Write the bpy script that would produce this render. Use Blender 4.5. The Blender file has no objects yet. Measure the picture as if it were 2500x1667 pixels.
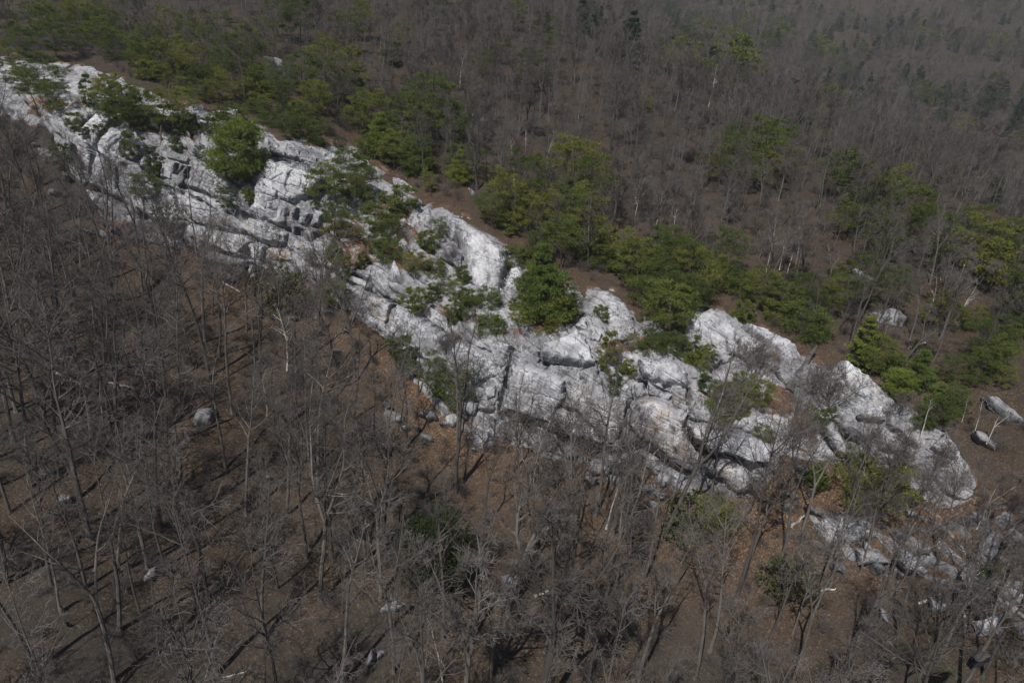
import bpy, math, random
import numpy as np

# ------------------------------------------------------------------ camera, sky, sun, exposure
sc = bpy.context.scene
R_ = math.radians
PITCH, ROLL, LENS = R_(24.0), R_(5.0), 24.0
CAM = np.array([0.0, 0.0, 46.0])
Fv = np.array([0, math.cos(PITCH), -math.sin(PITCH)])
R0 = np.array([1.0, 0, 0]); U0 = np.array([0, math.sin(PITCH), math.cos(PITCH)])
Rv = R0 * math.cos(ROLL) + U0 * math.sin(ROLL)
Uv = U0 * math.cos(ROLL) - R0 * math.sin(ROLL)
W_, H_ = 2500.0, 1667.0
FP = LENS / 36.0 * W_

from mathutils import Matrix, Vector
cd = bpy.data.cameras.new("camera"); cam = bpy.data.objects.new("camera", cd)
sc.collection.objects.link(cam)
M = Matrix.Identity(4)
for i in range(3):
    M[i][0], M[i][1], M[i][2], M[i][3] = Rv[i], Uv[i], -Fv[i], CAM[i]
cam.matrix_world = M
cd.lens = LENS; cd.sensor_width = 36.0; cd.sensor_fit = 'HORIZONTAL'
cd.clip_start = 0.5; cd.clip_end = 6000
sc.camera = cam

SUN_AZ, SUN_EL = R_(27.0), R_(53.0)          # light travels towards +Y and +X
ldir = np.array([math.sin(SUN_AZ) * math.cos(SUN_EL), math.cos(SUN_AZ) * math.cos(SUN_EL), -math.sin(SUN_EL)])
wd = bpy.data.worlds.new("World"); sc.world = wd; wd.use_nodes = True
nt = wd.node_tree; nt.nodes.clear()
sky = nt.nodes.new('ShaderNodeTexSky'); sky.sky_type = 'NISHITA'; sky.sun_disc = False
sky.sun_elevation = SUN_EL; sky.sun_rotation = SUN_AZ + math.pi
bg = nt.nodes.new('ShaderNodeBackground'); bg.inputs[1].default_value = 0.07
wo = nt.nodes.new('ShaderNodeOutputWorld')
nt.links.new(sky.outputs[0], bg.inputs[0]); nt.links.new(bg.outputs[0], wo.inputs[0])
sd = bpy.data.lights.new("sun", 'SUN'); sd.energy = 4.9; sd.angle = R_(0.53); sd.color = (1.0, 0.955, 0.89)
sun = bpy.data.objects.new("sun", sd); sc.collection.objects.link(sun)
sun.rotation_euler = Vector(ldir).to_track_quat('-Z', 'Y').to_euler()
sun.location = (-30, -60, 120)
vs = sc.view_settings
vs.view_transform = 'Standard'; vs.look = 'None'; vs.gamma = 1.0; vs.use_curve_mapping = False
vs.exposure = 0.30
sc.cycles.max_bounces = 5; sc.cycles.diffuse_bounces = 2; sc.cycles.transmission_bounces = 2
sc.cycles.volume_bounces = 0

# ------------------------------------------------------------------ helpers
rng = np.random.default_rng(7)
C = sc.collection

def ray(px, py):
    px = np.asarray(px, float); py = np.asarray(py, float)
    d = Fv + ((px - W_ / 2) / FP)[..., None] * Rv - ((py - H_ / 2) / FP)[..., None] * Uv
    return d / np.linalg.norm(d, axis=-1, keepdims=True)

def project(P):
    q = np.asarray(P, float) - CAM
    z = q @ Fv
    return W_ / 2 + FP * (q @ Rv) / z, H_ / 2 - FP * (q @ Uv) / z, z

_perm = np.random.default_rng(3).permutation(4096)
def _h(ix, iy, iz):
    return _perm[(_perm[(_perm[ix & 4095] + iy) & 4095] + iz) & 4095]
_g = np.random.default_rng(4).normal(size=(4096, 3)); _g /= np.linalg.norm(_g, axis=1, keepdims=True)
def noise3(P):
    P = np.asarray(P, float); i = np.floor(P).astype(np.int64); f = P - i
    u = f * f * f * (f * (f * 6 - 15) + 10)
    out = 0.0
    for dx in (0, 1):
        wx = u[..., 0] if dx else 1 - u[..., 0]
        for dy in (0, 1):
            wy = u[..., 1] if dy else 1 - u[..., 1]
            for dz in (0, 1):
                wz = u[..., 2] if dz else 1 - u[..., 2]
                g = _g[_h(i[..., 0] + dx, i[..., 1] + dy, i[..., 2] + dz)]
                d = f - np.array([dx, dy, dz])
                out = out + wx * wy * wz * (g * d).sum(-1)
    return out * 1.5
def fbm(P, octv=4, gain=0.5, lac=2.03):
    a, s, o = 1.0, 0.0, np.asarray(P, float)
    for k in range(octv):
        s = s + a * noise3(o + 17.3 * k); o = o * lac; a *= gain
    return s
def ridged(P, octv=3):
    a, s, o = 1.0, 0.0, np.asarray(P, float)
    for k in range(octv):
        s = s + a * (1 - np.abs(noise3(o + 9.1 * k)) * 2); o = o * 2.1; a *= 0.5
    return s
def sstep(a, b, x):
    t = np.clip((x - a) / (b - a), 0, 1); return t * t * (3 - 2 * t)

def mesh_np(name, V, faces, mats, smooth=False, mat_idx=None):
    """faces: list of (n,k) int arrays"""
    me = bpy.data.meshes.new(name)
    V = np.asarray(V, np.float32)
    me.vertices.add(len(V)); me.vertices.foreach_set('co', V.ravel())
    if isinstance(faces, np.ndarray): faces = [faces]
    faces = [f for f in faces if len(f)]
    nl = sum(f.size for f in faces); npoly = sum(len(f) for f in faces)
    me.loops.add(nl); me.polygons.add(npoly)
    me.loops.foreach_set('vertex_index', np.concatenate([f.ravel() for f in faces]).astype(np.int32))
    st, o = [], 0
    for f in faces:
        st.append(o + np.arange(len(f)) * f.shape[1]); o += f.size
    me.polygons.foreach_set('loop_start', np.concatenate(st).astype(np.int32))
    if mat_idx is not None: me.polygons.foreach_set('material_index', np.asarray(mat_idx, np.int32))
    me.polygons.foreach_set('use_smooth', np.full(npoly, smooth, bool))
    for m in (mats if isinstance(mats, (list, tuple)) else [mats]): me.materials.append(m)
    me.update(calc_edges=True)
    return me

def add(name, me, parent=None, loc=None, **props):
    o = bpy.data.objects.new(name, me); C.objects.link(o)
    if parent is not None: o.parent = parent
    if loc is not None: o.location = loc
    for k, v in props.items(): o[k] = v
    return o

def in_poly(px, py, poly):
    poly = np.asarray(poly, float); inside = np.zeros(px.shape, bool)
    x0, y0 = poly[-1]
    for x1, y1 in poly:
        c = ((y1 > py) != (y0 > py))
        with np.errstate(divide='ignore', invalid='ignore'):
            xi = (x0 - x1) * (py - y1) / (y0 - y1) + x1
        inside ^= c & (px < xi); x0, y0 = x1, y1
    return inside
def seg_dist(px, py, a, b):
    ax, ay = a; bx, by = b; dx, dy = bx - ax, by - ay
    t = np.clip(((px - ax) * dx + (py - ay) * dy) / (dx * dx + dy * dy + 1e-9), 0, 1)
    return np.hypot(px - ax - t * dx, py - ay - t * dy)
def poly_sd(px, py, poly):
    d = np.full(px.shape, 1e9); n = len(poly)
    for i in range(n): d = np.minimum(d, seg_dist(px, py, poly[i - 1], poly[i]))
    return np.where(in_poly(px, py, poly), d, -d)

# ------------------------------------------------------------------ materials
def new_mat(name):
    m = bpy.data.materials.new(name); m.use_nodes = True
    t = m.node_tree; t.nodes.clear()
    out = t.nodes.new('ShaderNodeOutputMaterial')
    return m, t, out
def N(t, kind, **kw):
    n = t.nodes.new(kind)
    for k, v in kw.items():
        if k == 'inp':
            for a, b in v.items(): n.inputs[a].default_value = b
        else: setattr(n, k, v)
    return n
def ramp(t, src, stops, interp='LINEAR'):
    r = t.nodes.new('ShaderNodeValToRGB'); r.color_ramp.interpolation = interp
    e = r.color_ramp.elements
    while len(e) > 1: e.remove(e[-1])
    e[0].position = stops[0][0]; e[0].color = stops[0][1]
    for p, c in stops[1:]:
        q = e.new(p); q.color = c
    if src is not None: t.links.new(src, r.inputs[0])
    return r.outputs[0]
def g4(v): return (v, v, v, 1)
def c4(r, g, b): return (r, g, b, 1)
def mix(t, fac, a, b, mode='MIX'):
    n = t.nodes.new('ShaderNodeMix'); n.data_type = 'RGBA'; n.blend_type = mode; n.clamp_factor = True
    for s, v in ((n.inputs[0], fac), (n.inputs[6], a), (n.inputs[7], b)):
        if hasattr(v, 'is_linked'): t.links.new(v, s)
        else: s.default_value = v
    return n.outputs[2]
def mth(t, op, a, b=None, c=None):
    n = t.nodes.new('ShaderNodeMath'); n.operation = op
    for i, v in enumerate((a, b, c)):
        if v is None: continue
        if hasattr(v, 'is_linked'): t.links.new(v, n.inputs[i])
        else: n.inputs[i].default_value = v
    return n.outputs[0]
def nz(t, vec, scale, detail=3, rough=0.55, dist=0.0):
    n = N(t, 'ShaderNodeTexNoise'); n.inputs['Scale'].default_value = scale
    n.inputs['Detail'].default_value = detail; n.inputs['Roughness'].default_value = rough
    n.inputs['Distortion'].default_value = dist
    if vec is not None: t.links.new(vec, n.inputs['Vector'])
    return n.outputs[0]
def mapping(t, vec, scale, rot=(0, 0, 0)):
    if any(rot):
        r = N(t, 'ShaderNodeMapping'); r.inputs['Rotation'].default_value = rot; t.links.new(vec, r.inputs['Vector']); vec = r.outputs[0]; rot = (0, 0, 0)
    n = N(t, 'ShaderNodeMapping'); n.inputs['Scale'].default_value = scale; n.inputs['Rotation'].default_value = rot
    t.links.new(vec, n.inputs['Vector']); return n.outputs[0]
def bump(t, h, strength, dist):
    n = N(t, 'ShaderNodeBump'); n.inputs['Strength'].default_value = strength; n.inputs['Distance'].default_value = dist
    t.links.new(h, n.inputs['Height']); return n.outputs[0]
def princ(t, out, col, rough=0.9, nrm=None, spec=0.2):
    p = N(t, 'ShaderNodeBsdfPrincipled'); p.inputs['Roughness'].default_value = rough
    p.inputs['Specular IOR Level'].default_value = spec
    if hasattr(col, 'is_linked'): t.links.new(col, p.inputs['Base Color'])
    else: p.inputs['Base Color'].default_value = col
    if nrm is not None: t.links.new(nrm, p.inputs['Normal'])
    t.links.new(p.outputs[0], out.inputs[0]); return p

def make_litter():
    m, t, out = new_mat("leaf_litter_soil")
    pos = N(t, 'ShaderNodeNewGeometry').outputs['Position']
    big = nz(t, pos, 0.09, 5, 0.6); mid = nz(t, pos, 0.45, 6, 0.72); fine = nz(t, pos, 2.2, 4, 0.7)
    v = N(t, 'ShaderNodeTexVoronoi'); v.inputs['Scale'].default_value = 10.0; t.links.new(pos, v.inputs['Vector'])
    leaf = v.outputs['Color']
    sep = N(t, 'ShaderNodeSeparateColor'); t.links.new(leaf, sep.inputs[0])
    base = ramp(t, mid, [(0.3, c4(.026, .017, .012)), (0.5, c4(.060, .040, .028)), (0.68, c4(.095, .062, .040)), (0.8, c4(.12, .078, .050))])
    lc = ramp(t, sep.outputs[0], [(0, c4(.022, .016, .013)), (0.45, c4(.060, .041, .029)), (0.75, c4(.10, .065, .042)), (0.92, c4(.145, .098, .060)), (0.985, c4(.27, .22, .15))])
    col = mix(t, 0.42, base, lc)
    dull = ramp(t, big, [(0.42, g4(0)), (0.62, g4(1))])
    col = mix(t, mth(t, 'MULTIPLY', dull, 0.6), col, c4(.050, .044, .040))
    moss = ramp(t, nz(t, pos, 0.12, 5, 0.6), [(0.63, g4(0)), (0.74, g4(1))])
    col = mix(t, mth(t, 'MULTIPLY', moss, 0.5), col, c4(.050, .052, .022))
    # litter brightened near the rocks: sunlight on the slope put into its colour
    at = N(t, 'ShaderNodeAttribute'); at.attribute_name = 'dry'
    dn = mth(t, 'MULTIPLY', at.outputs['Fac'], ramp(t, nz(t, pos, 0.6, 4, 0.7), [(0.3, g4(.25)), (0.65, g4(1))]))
    sun_litter_col = ramp(t, sep.outputs[1], [(0, c4(.06, .033, .02)), (0.5, c4(.145, .078, .043)), (0.85, c4(.23, .135, .078)), (1, c4(.33, .25, .18))])
    col = mix(t, dn, col, sun_litter_col)
    h = mth(t, 'ADD', mth(t, 'MULTIPLY', fine, 0.6), sep.outputs[2])
    col = mix(t, 1.0, col, c4(.66, .72, .76), 'MULTIPLY')
    princ(t, out, col, 0.95, bump(t, h, 0.9, 0.12), 0.1)
    return m

def make_rock(name, weather=0.0, litter=False):
    m, t, out = new_mat(name)
    geo = N(t, 'ShaderNodeNewGeometry'); pos = geo.outputs['Position']
    oi = N(t, 'ShaderNodeObjectInfo'); oc = N(t, 'ShaderNodeSeparateColor'); t.links.new(oi.outputs['Color'], oc.inputs[0])
    n1 = nz(t, pos, 0.22, 6, 0.62, 0.4); n2 = nz(t, mapping(t, pos, (1, 1, .55)), 1.1, 6, 0.62); n3 = nz(t, mapping(t, pos, (1, 1, .6)), 4.6, 5, 0.8)
    col = ramp(t, n1, [(0.28, c4(.17, .17, .18)), (0.42, c4(.30, .30, .31)), (0.54, c4(.44, .44, .45)), (0.68, c4(.55, .555, .56)), (0.80, c4(.40, .39, .375)), (0.92, c4(.30, .29, .27))])
    col = mix(t, ramp(t, n2, [(0.34, g4(0.7)), (0.50, g4(0))]), col, c4(.17, .17, .18))
    # crusty lichen specks, in patches
    sp = ramp(t, n3, [(0.515, g4(0)), (0.56, g4(1))])
    patch = ramp(t, nz(t, pos, 0.45, 4, 0.6), [(0.40, g4(0.05)), (0.60, g4(0.95))])
    spk = mth(t, 'MULTIPLY', mth(t, 'MULTIPLY', sp, patch), oc.outputs[2])
    col = mix(t, spk, col, c4(.062, .060, .062))
    wl = ramp(t, nz(t, pos, 1.6, 4, 0.7), [(0.56, g4(0)), (0.66, g4(0.4))])
    col = mix(t, wl, col, c4(.66, .67, .665))
    # rain streaks run down the face
    st = nz(t, mapping(t, pos, (0.75, 0.75, 0.06)), 1.0, 4, 0.6, 0.3)
    st2 = nz(t, mapping(t, pos, (2.6, 2.6, 0.16)), 1.0, 3, 0.6, 0.3)
    sm = mth(t, 'MULTIPLY', ramp(t, st, [(0.47, g4(0)), (0.60, g4(0.95))]), ramp(t, st2, [(0.35, g4(0.25)), (0.6, g4(1))]))
    nsep = N(t, 'ShaderNodeSeparateXYZ'); t.links.new(geo.outputs['Normal'], nsep.inputs[0])
    steep = ramp(t, nsep.outputs[2], [(0.45, g4(1)), (0.8, g4(0.1))])
    col = mix(t, mth(t, 'MULTIPLY', sm, steep), col, c4(.125, .125, .135))
    # ochre iron stain where water seeps
    stain = ramp(t, nz(t, pos, 0.8, 5, 0.65, 0.8), [(0.45, g4(0)), (0.6, g4(1))])
    col = mix(t, mth(t, 'MULTIPLY', stain, oc.outputs[1]), col, mix(t, st2, c4(.44, .30, .15), c4(.16, .10, .075)))
    col = mix(t, 1.0, col, mix(t, oc.outputs[0], g4(0.0), c4(.84, .85, .88)), 'MULTIPLY')
    if litter:
        at = N(t, 'ShaderNodeAttribute'); at.attribute_name = 'soil'
        pn = mth(t, 'ADD', at.outputs['Fac'], mth(t, 'MULTIPLY', mth(t, 'SUBTRACT', nz(t, pos, 0.9, 5, 0.7), 0.5), 1.6))
        fl = mth(t, 'MULTIPLY', ramp(t, pn, [(0.42, g4(0)), (0.55, g4(1))]), ramp(t, nsep.outputs[2], [(0.45, g4(0)), (0.7, g4(1))]))
        lc = ramp(t, nz(t, pos, 5.0, 4, 0.8), [(0.3, c4(.035, .022, .016)), (0.5, c4(.085, .05, .033)), (0.68, c4(.15, .088, .06)), (0.8, c4(.21, .14, .10))])
        col = mix(t, fl, col, lc)
    tan = ramp(t, nz(t, pos, 0.35, 5, 0.7, 0.5), [(0.56, g4(0)), (0.70, g4(0.40))])
    col = mix(t, tan, col, c4(.27, .235, .19))
    # grime along joints and bedding partings
    bed = nz(t, mapping(t, pos, (0.3, 0.3, 4.0), (0.06, -0.36, 0)), 1.0, 5, 0.65, 0.25)
    def seam(src, w, k):
        d = mth(t, 'ABSOLUTE', mth(t, 'SUBTRACT', src, 0.5))
        return mth(t, 'MULTIPLY', ramp(t, d, [(0, g4(1)), (w, g4(0))]), k)
    bl = nz(t, mapping(t, pos, (0.10, 0.10, 0.75), (0.06, -0.36, 0)), 1.0, 4, 0.6, 0.12)
    jt = nz(t, mapping(t, pos, (0.75, 0.5, 0.10), (0, 0.10, 0.5)), 1.0, 4, 0.6, 0.2)
    brk = ramp(t, nz(t, pos, 0.8, 3, 0.6), [(0.42, g4(0)), (0.55, g4(1))])
    sl = mth(t, 'MULTIPLY', mth(t, 'MAXIMUM', seam(bl, 0.016, 0.95), seam(jt, 0.012, 0.8)), brk)
    col = mix(t, sl, col, c4(.05, .048, .05))
    h = mth(t, 'ADD', mth(t, 'MULTIPLY', n3, 0.5), mth(t, 'MULTIPLY', bed, 1.0))
    h = mth(t, 'SUBTRACT', h, mth(t, 'MULTIPLY', sl, 1.5))
    h = mth(t, 'ADD', h, mth(t, 'MULTIPLY', n2, 0.8))
    princ(t, out, col, 0.93, bump(t, h, 0.55, 0.06), 0.15)
    return m

def make_bark(name, lo, hi, pale, amount):
    m, t, out = new_mat(name)
    tc = N(t, 'ShaderNodeTexCoord').outputs['Object']; oi = N(t, 'ShaderNodeObjectInfo')
    n = nz(t, mapping(t, tc, (3, 3, 0.7)), 1.5, 4, 0.7)
    col = ramp(t, n, [(0.3, lo), (0.7, hi)])
    pl = ramp(t, nz(t, tc, 1.1, 5, 0.75), [(0.60 - amount, g4(0)), (0.68 - amount, g4(1))])
    col = mix(t, pl, col, pale)
    col = mix(t, 1.0, col, ramp(t, oi.outputs['Random'], [(0, g4(.62)), (1, g4(1.25))]), 'MULTIPLY')
    princ(t, out, col, 0.95, bump(t, n, 0.6, 0.03), 0.1)
    return m
def make_needles(name, a, b, c):
    m, t, out = new_mat(name)
    oi = N(t, 'ShaderNodeObjectInfo'); geo = N(t, 'ShaderNodeNewGeometry')
    col = ramp(t, geo.outputs['Random Per Island'], [(0, a), (0.55, b), (1, c)])
    col = mix(t, 1.0, col, ramp(t, oi.outputs['Random'], [(0, c4(.50, .60, .72)), (0.5, c4(.78, .84, .88)), (1, c4(1.22, 1.12, .95))]), 'MULTIPLY')
    d = N(t, 'ShaderNodeBsdfDiffuse'); tr = N(t, 'ShaderNodeBsdfTranslucent'); mx = N(t, 'ShaderNodeMixShader')
    mx.inputs[0].default_value = 0.32
    for s in (d, tr): t.links.new(col, s.inputs[0])
    t.links.new(d.outputs[0], mx.inputs[1]); t.links.new(tr.outputs[0], mx.inputs[2]); t.links.new(mx.outputs[0], out.inputs[0])
    return m

MAT = dict(
    litter=make_litter(), rock=make_rock("pale_rock"), ledge=make_rock("ledge_rock", litter=True),
    bark=make_bark("grey_bark", c4(.050, .044, .040), c4(.118, .108, .100), c4(.27, .27, .25), -0.02),
    twig=make_bark("twig_bark", c4(.052, .046, .043), c4(.105, .094, .089), c4(.21, .20, .19), -0.06),
    pale=make_bark("pale_dead_wood", c4(.24, .22, .20), c4(.46, .43, .40), c4(.55, .54, .51), 0.0),
    pinebark=make_bark("pine_bark", c4(.040, .032, .027), c4(.11, .088, .075), c4(.20, .19, .18), -0.04),
    needle=make_needles("pine_needles", c4(.045, .062, .018), c4(.115, .140, .036), c4(.20, .215, .062)),
    lush=make_needles("white_pine_needles", c4(.060, .090, .020), c4(.150, .195, .042), c4(.24, .27, .075)),
    dark=make_needles("dark_needles", c4(.022, .040, .026), c4(.050, .082, .048), c4(.085, .115, .062)),
    cedar=make_needles("cedar_scales", c4(.022, .036, .010), c4(.052, .074, .018), c4(.085, .105, .028)),
    laurel=make_needles("laurel_leaves", c4(.05, .06, .03), c4(.09, .105, .045), c4(.15, .16, .085)),
)

# ------------------------------------------------------------------ the hillside
CTRL = [  # photo pixel and distance (m): how far the ground lies along that line of sight
 (0,1667,52),(600,1667,52.5),(1250,1667,53),(1900,1667,53.5),(2500,1667,54),
 (0,1300,59),(600,1300,58.5),(1250,1300,58),(1900,1330,58),(2500,1350,60),
 (0,1000,68),(500,1000,65),(900,1130,61),(0,700,82),(250,700,82),(-400,900,76),(-400,500,104),
 (0,400,103),(0,270,117),(200,480,96),(430,690,82.5),(610,735,78.5),(800,900,70),(1000,1010,66.2),(1230,1020,64.5),
 (1500,1110,62.5),(1720,1190,61),(1850,1230,61),(2000,1290,60.5),(2200,1410,59.5),(2450,1550,57.5),
 (230,420,97),(300,400,97.5),(280,320,101),(300,200,112),(300,165,121),(160,200,120),(30,140,131),
 (460,480,93),(480,400,95.5),(500,300,100),(480,250,106),
 (610,600,83),(650,560,84),(650,400,87),(700,340,94),(850,375,98),(720,600,82),(740,660,79.5),
 (880,680,76.5),(900,560,84),(950,460,93),(900,780,72),(1000,850,68.5),(1000,740,73.5),(1100,880,66.5),(1150,960,65),
 (1130,800,69.5),(1250,830,66),(1280,870,64.5),(1250,950,64.2),(1250,750,71),(1180,700,74),(1130,620,77),(1080,510,83),(1230,600,79.5),(1280,650,77.5),
 (1400,1050,62.6),(1400,880,64),(1420,820,66),(1420,710,74.5),(1480,850,66),(1550,780,70.5),(1560,890,64.5),
 (1640,1090,61.6),(1640,900,63.5),(1650,840,67),(1690,770,73),(1790,770,73.5),(1750,870,68),(1760,930,65.5),(1710,1030,62.5),(1800,1080,61.5),(1900,1100,62),
 (1900,860,70.5),(1960,870,72),(1900,960,67),(2080,920,71),(2050,1000,66.5),(2180,980,70),(2150,1080,64),(2300,1060,68.5),(2380,1180,65.5),(2200,1160,62.5),(2050,1130,62.3),(2300,1250,62.5),
 (2100,1290,60.3),(2250,1310,60.5),
 (1500,500,95),(1500,300,124),(1480,150,172),(1700,230,165),(2000,350,138),(2300,490,114),(2500,610,100),(2700,720,92),
 (2500,900,77),(2300,800,83),(2000,600,93),(1750,600,89),(2500,1100,66.5),(1800,420,115),(2200,640,95),
 (0,0,205),(0,140,142),(600,160,138),(600,0,215),(1000,0,235),(1250,40,225),(1000,300,114),(1300,400,103),(800,200,128),(-400,100,175),(-400,300,135),
 # beyond the near ridge
 (2500,560,240),(2500,420,300),(2500,200,430),(2500,0,700),(2000,280,300),(2000,150,450),(2000,0,640),(1700,120,420),(1600,0,650),(1350,-40,520),(2900,500,330),(2900,200,520),
]
cp = np.array(CTRL, float)
cP = CAM + ray(cp[:, 0], cp[:, 1]) * cp[:, 2:3]
extra = np.array([[-260, 200, 58], [-330, 420, 92], [-60, 420, 86], [-200, 800, 180], [150, 900, 170], [600, 900, 220], [700, 450, 70], [-120, 20, 9], [120, 20, 6], [0, 0, 0], [-150, 0, 4], [150, 0, 2], [260, 120, 6]], float)
cP = np.vstack([cP, extra])
RC = 2.5
def _rbf_fit(P):
    X = P[:, :2]; n = len(X)
    D = np.sqrt(((X[:, None] - X[None]) ** 2).sum(-1) + RC * RC)
    A = np.zeros((n + 3, n + 3)); A[:n, :n] = D + np.eye(n) * -0.35
    A[:n, n] = 1; A[:n, n + 1:] = X; A[n, :n] = 1; A[n + 1:, :n] = X.T
    return np.linalg.solve(A, np.concatenate([P[:, 2], np.zeros(3)]))
_w = _rbf_fit(cP)
def zbase(x, y):
    x = np.asarray(x, float); y = np.asarray(y, float); shp = x.shape
    q = np.stack([x.ravel(), y.ravel()], 1); out = np.empty(len(q)); n = len(cP)
    for s in range(0, len(q), 20000):
        k = q[s:s + 20000]
        D = np.sqrt(((k[:, None] - cP[None, :, :2]) ** 2).sum(-1) + RC * RC)
        out[s:s + 20000] = D @ _w[:n] + _w[n] + k @ _w[n + 1:]
    return out.reshape(shp)
def znoise(x, y):
    P = np.stack([x, y, np.zeros_like(x)], -1)
    far = sstep(140, 300, y)
    return fbm(P / 9.0, 4) * 0.5 + fbm(P / 70 + 5, 3) * 9.0 * far + np.abs(noise3(P / 2.2)) * 0.15

gx = np.unique(np.round(np.concatenate([np.arange(-420, -110, 8.0), np.arange(-110, 112, 0.6), np.arange(112, 240, 4.0), np.arange(240, 760, 9)]), 3))
gy = np.unique(np.round(np.concatenate([np.arange(-20, 20, 4.0), np.arange(20, 130, 0.6), np.arange(130, 240, 2.5), np.arange(240, 960, 9)]), 3))
GX, GY = np.meshgrid(gx, gy)
GZ = zbase(GX, GY) + znoise(GX, GY)
def ground(x, y):
    x = np.asarray(x, float); y = np.asarray(y, float)
    i = np.clip(np.searchsorted(gx, x) - 1, 0, len(gx) - 2); j = np.clip(np.searchsorted(gy, y) - 1, 0, len(gy) - 2)
    u = np.clip((x - gx[i]) / (gx[i + 1] - gx[i]), 0, 1); v = np.clip((y - gy[j]) / (gy[j + 1] - gy[j]), 0, 1)
    return (GZ[j, i] * (1 - u) + GZ[j, i + 1] * u) * (1 - v) + (GZ[j + 1, i] * (1 - u) + GZ[j + 1, i + 1] * u) * v
def hit(px, py, t1=900.0):
    d = ray(px, py); shp = d.shape[:-1]; d = d.reshape(-1, 3)
    T = np.full(len(d), t1); act = np.arange(len(d)); t = np.full(len(d), 30.0); prev = t.copy()
    while len(act):
        P = CAM + d[act] * t[act, None]
        below = P[:, 2] < ground(P[:, 0], P[:, 1])
        hidx = act[below]
        if len(hidx):
            a, b = prev[hidx].copy(), t[hidx].copy()
            for _ in range(7):
                mth_ = (a + b) / 2; Q = CAM + d[hidx] * mth_[:, None]
                bl = Q[:, 2] < ground(Q[:, 0], Q[:, 1]); b = np.where(bl, mth_, b); a = np.where(bl, a, mth_)
            T[hidx] = b
        act = act[~below]; prev[act] = t[act]; t[act] = t[act] + np.maximum(0.7, t[act] * 0.01)
        act = act[t[act] < t1]
    return T.reshape(shp)
ST = 8
lx = np.arange(-160, 2661, ST); ly = np.arange(-80, 1748, ST)
DEP = hit(*np.meshgrid(lx, ly))
def depth(px, py):
    u = np.clip((np.asarray(px, float) - lx[0]) / ST, 0, len(lx) - 1.001); v = np.clip((np.asarray(py, float) - ly[0]) / ST, 0, len(ly) - 1.001)
    i = u.astype(int); j = v.astype(int); u = u - i; v = v - j
    return (DEP[j, i] * (1 - u) + DEP[j, i + 1] * u) * (1 - v) + (DEP[j + 1, i] * (1 - u) + DEP[j + 1, i + 1] * u) * v
def spot(px, py):
    """the point of the ground seen at a photo pixel"""
    return CAM + ray(px, py) * np.asarray(depth(px, py))[..., None]

CLIFF = [(-90,110),(40,130),(190,150),(290,176),(430,242),(560,252),(700,325),(880,352),(1000,462),(1070,496),(1130,508),(1245,595),(1310,660),(1430,692),(1500,696),(1570,765),(1680,745),(1740,735),(1830,765),(1970,862),(2100,880),(2195,965),(2320,1040),(2410,1200),(2330,1260),(2250,1230),(2180,1180),(2100,1165),(2010,1135),(1915,1120),(1895,1160),(1850,1215),(1790,1225),(1690,1200),(1560,1140),(1480,1150),(1300,1110),(1190,1085),(1085,1045),(1020,950),(960,872),(880,800),(790,722),(740,695),(640,668),(560,650),(440,612),(300,600),(240,560),(200,460),(170,355),(100,320),(-90,270)]
# painted sunlight on the litter, strongest along the cliff foot, fading towards darker edges
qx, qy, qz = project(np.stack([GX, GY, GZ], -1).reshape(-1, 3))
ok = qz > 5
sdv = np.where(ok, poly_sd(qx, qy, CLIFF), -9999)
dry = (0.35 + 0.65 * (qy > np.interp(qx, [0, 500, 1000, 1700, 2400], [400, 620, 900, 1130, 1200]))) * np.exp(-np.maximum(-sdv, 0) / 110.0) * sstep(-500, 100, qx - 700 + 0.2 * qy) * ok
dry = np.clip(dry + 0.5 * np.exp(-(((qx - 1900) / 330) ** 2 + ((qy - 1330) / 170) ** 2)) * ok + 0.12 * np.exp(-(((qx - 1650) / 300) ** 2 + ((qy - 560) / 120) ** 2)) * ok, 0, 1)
inner = 3.2 * sstep(15, 70, sdv).reshape(GX.shape)       # the loose cover thins out under the rock
nxg, nyg = len(gx), len(gy)
idx = np.arange(nxg * nyg).reshape(nyg, nxg)
Fq = np.stack([idx[:-1, :-1], idx[:-1, 1:], idx[1:, 1:], idx[1:, :-1]], -1).reshape(-1, 4)
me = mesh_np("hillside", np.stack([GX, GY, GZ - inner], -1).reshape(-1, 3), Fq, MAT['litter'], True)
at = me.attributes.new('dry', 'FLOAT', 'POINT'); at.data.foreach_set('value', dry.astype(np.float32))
hill = add("hillside", me, kind='structure')

# ------------------------------------------------------------------ the cliff
def lattice(poly, step, pad=0):
    p = np.asarray(poly, float)
    xs = np.arange(p[:, 0].min() - pad, p[:, 0].max() + pad + step, step); ys = np.arange(p[:, 1].min() - pad, p[:, 1].max() + pad + step, step)
    return np.meshgrid(xs, ys)
def grid_faces(keep):
    ny, nx = keep.shape
    k = keep[:-1, :-1] & keep[:-1, 1:] & keep[1:, 1:] & keep[1:, :-1]
    ii = np.arange(ny * nx).reshape(ny, nx)
    f = np.stack([ii[:-1, :-1], ii[1:, :-1], ii[1:, 1:], ii[:-1, 1:]], -1)[k]
    used = np.unique(f); re = np.full(ny * nx, -1); re[used] = np.arange(len(used))
    return re[f], used

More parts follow.
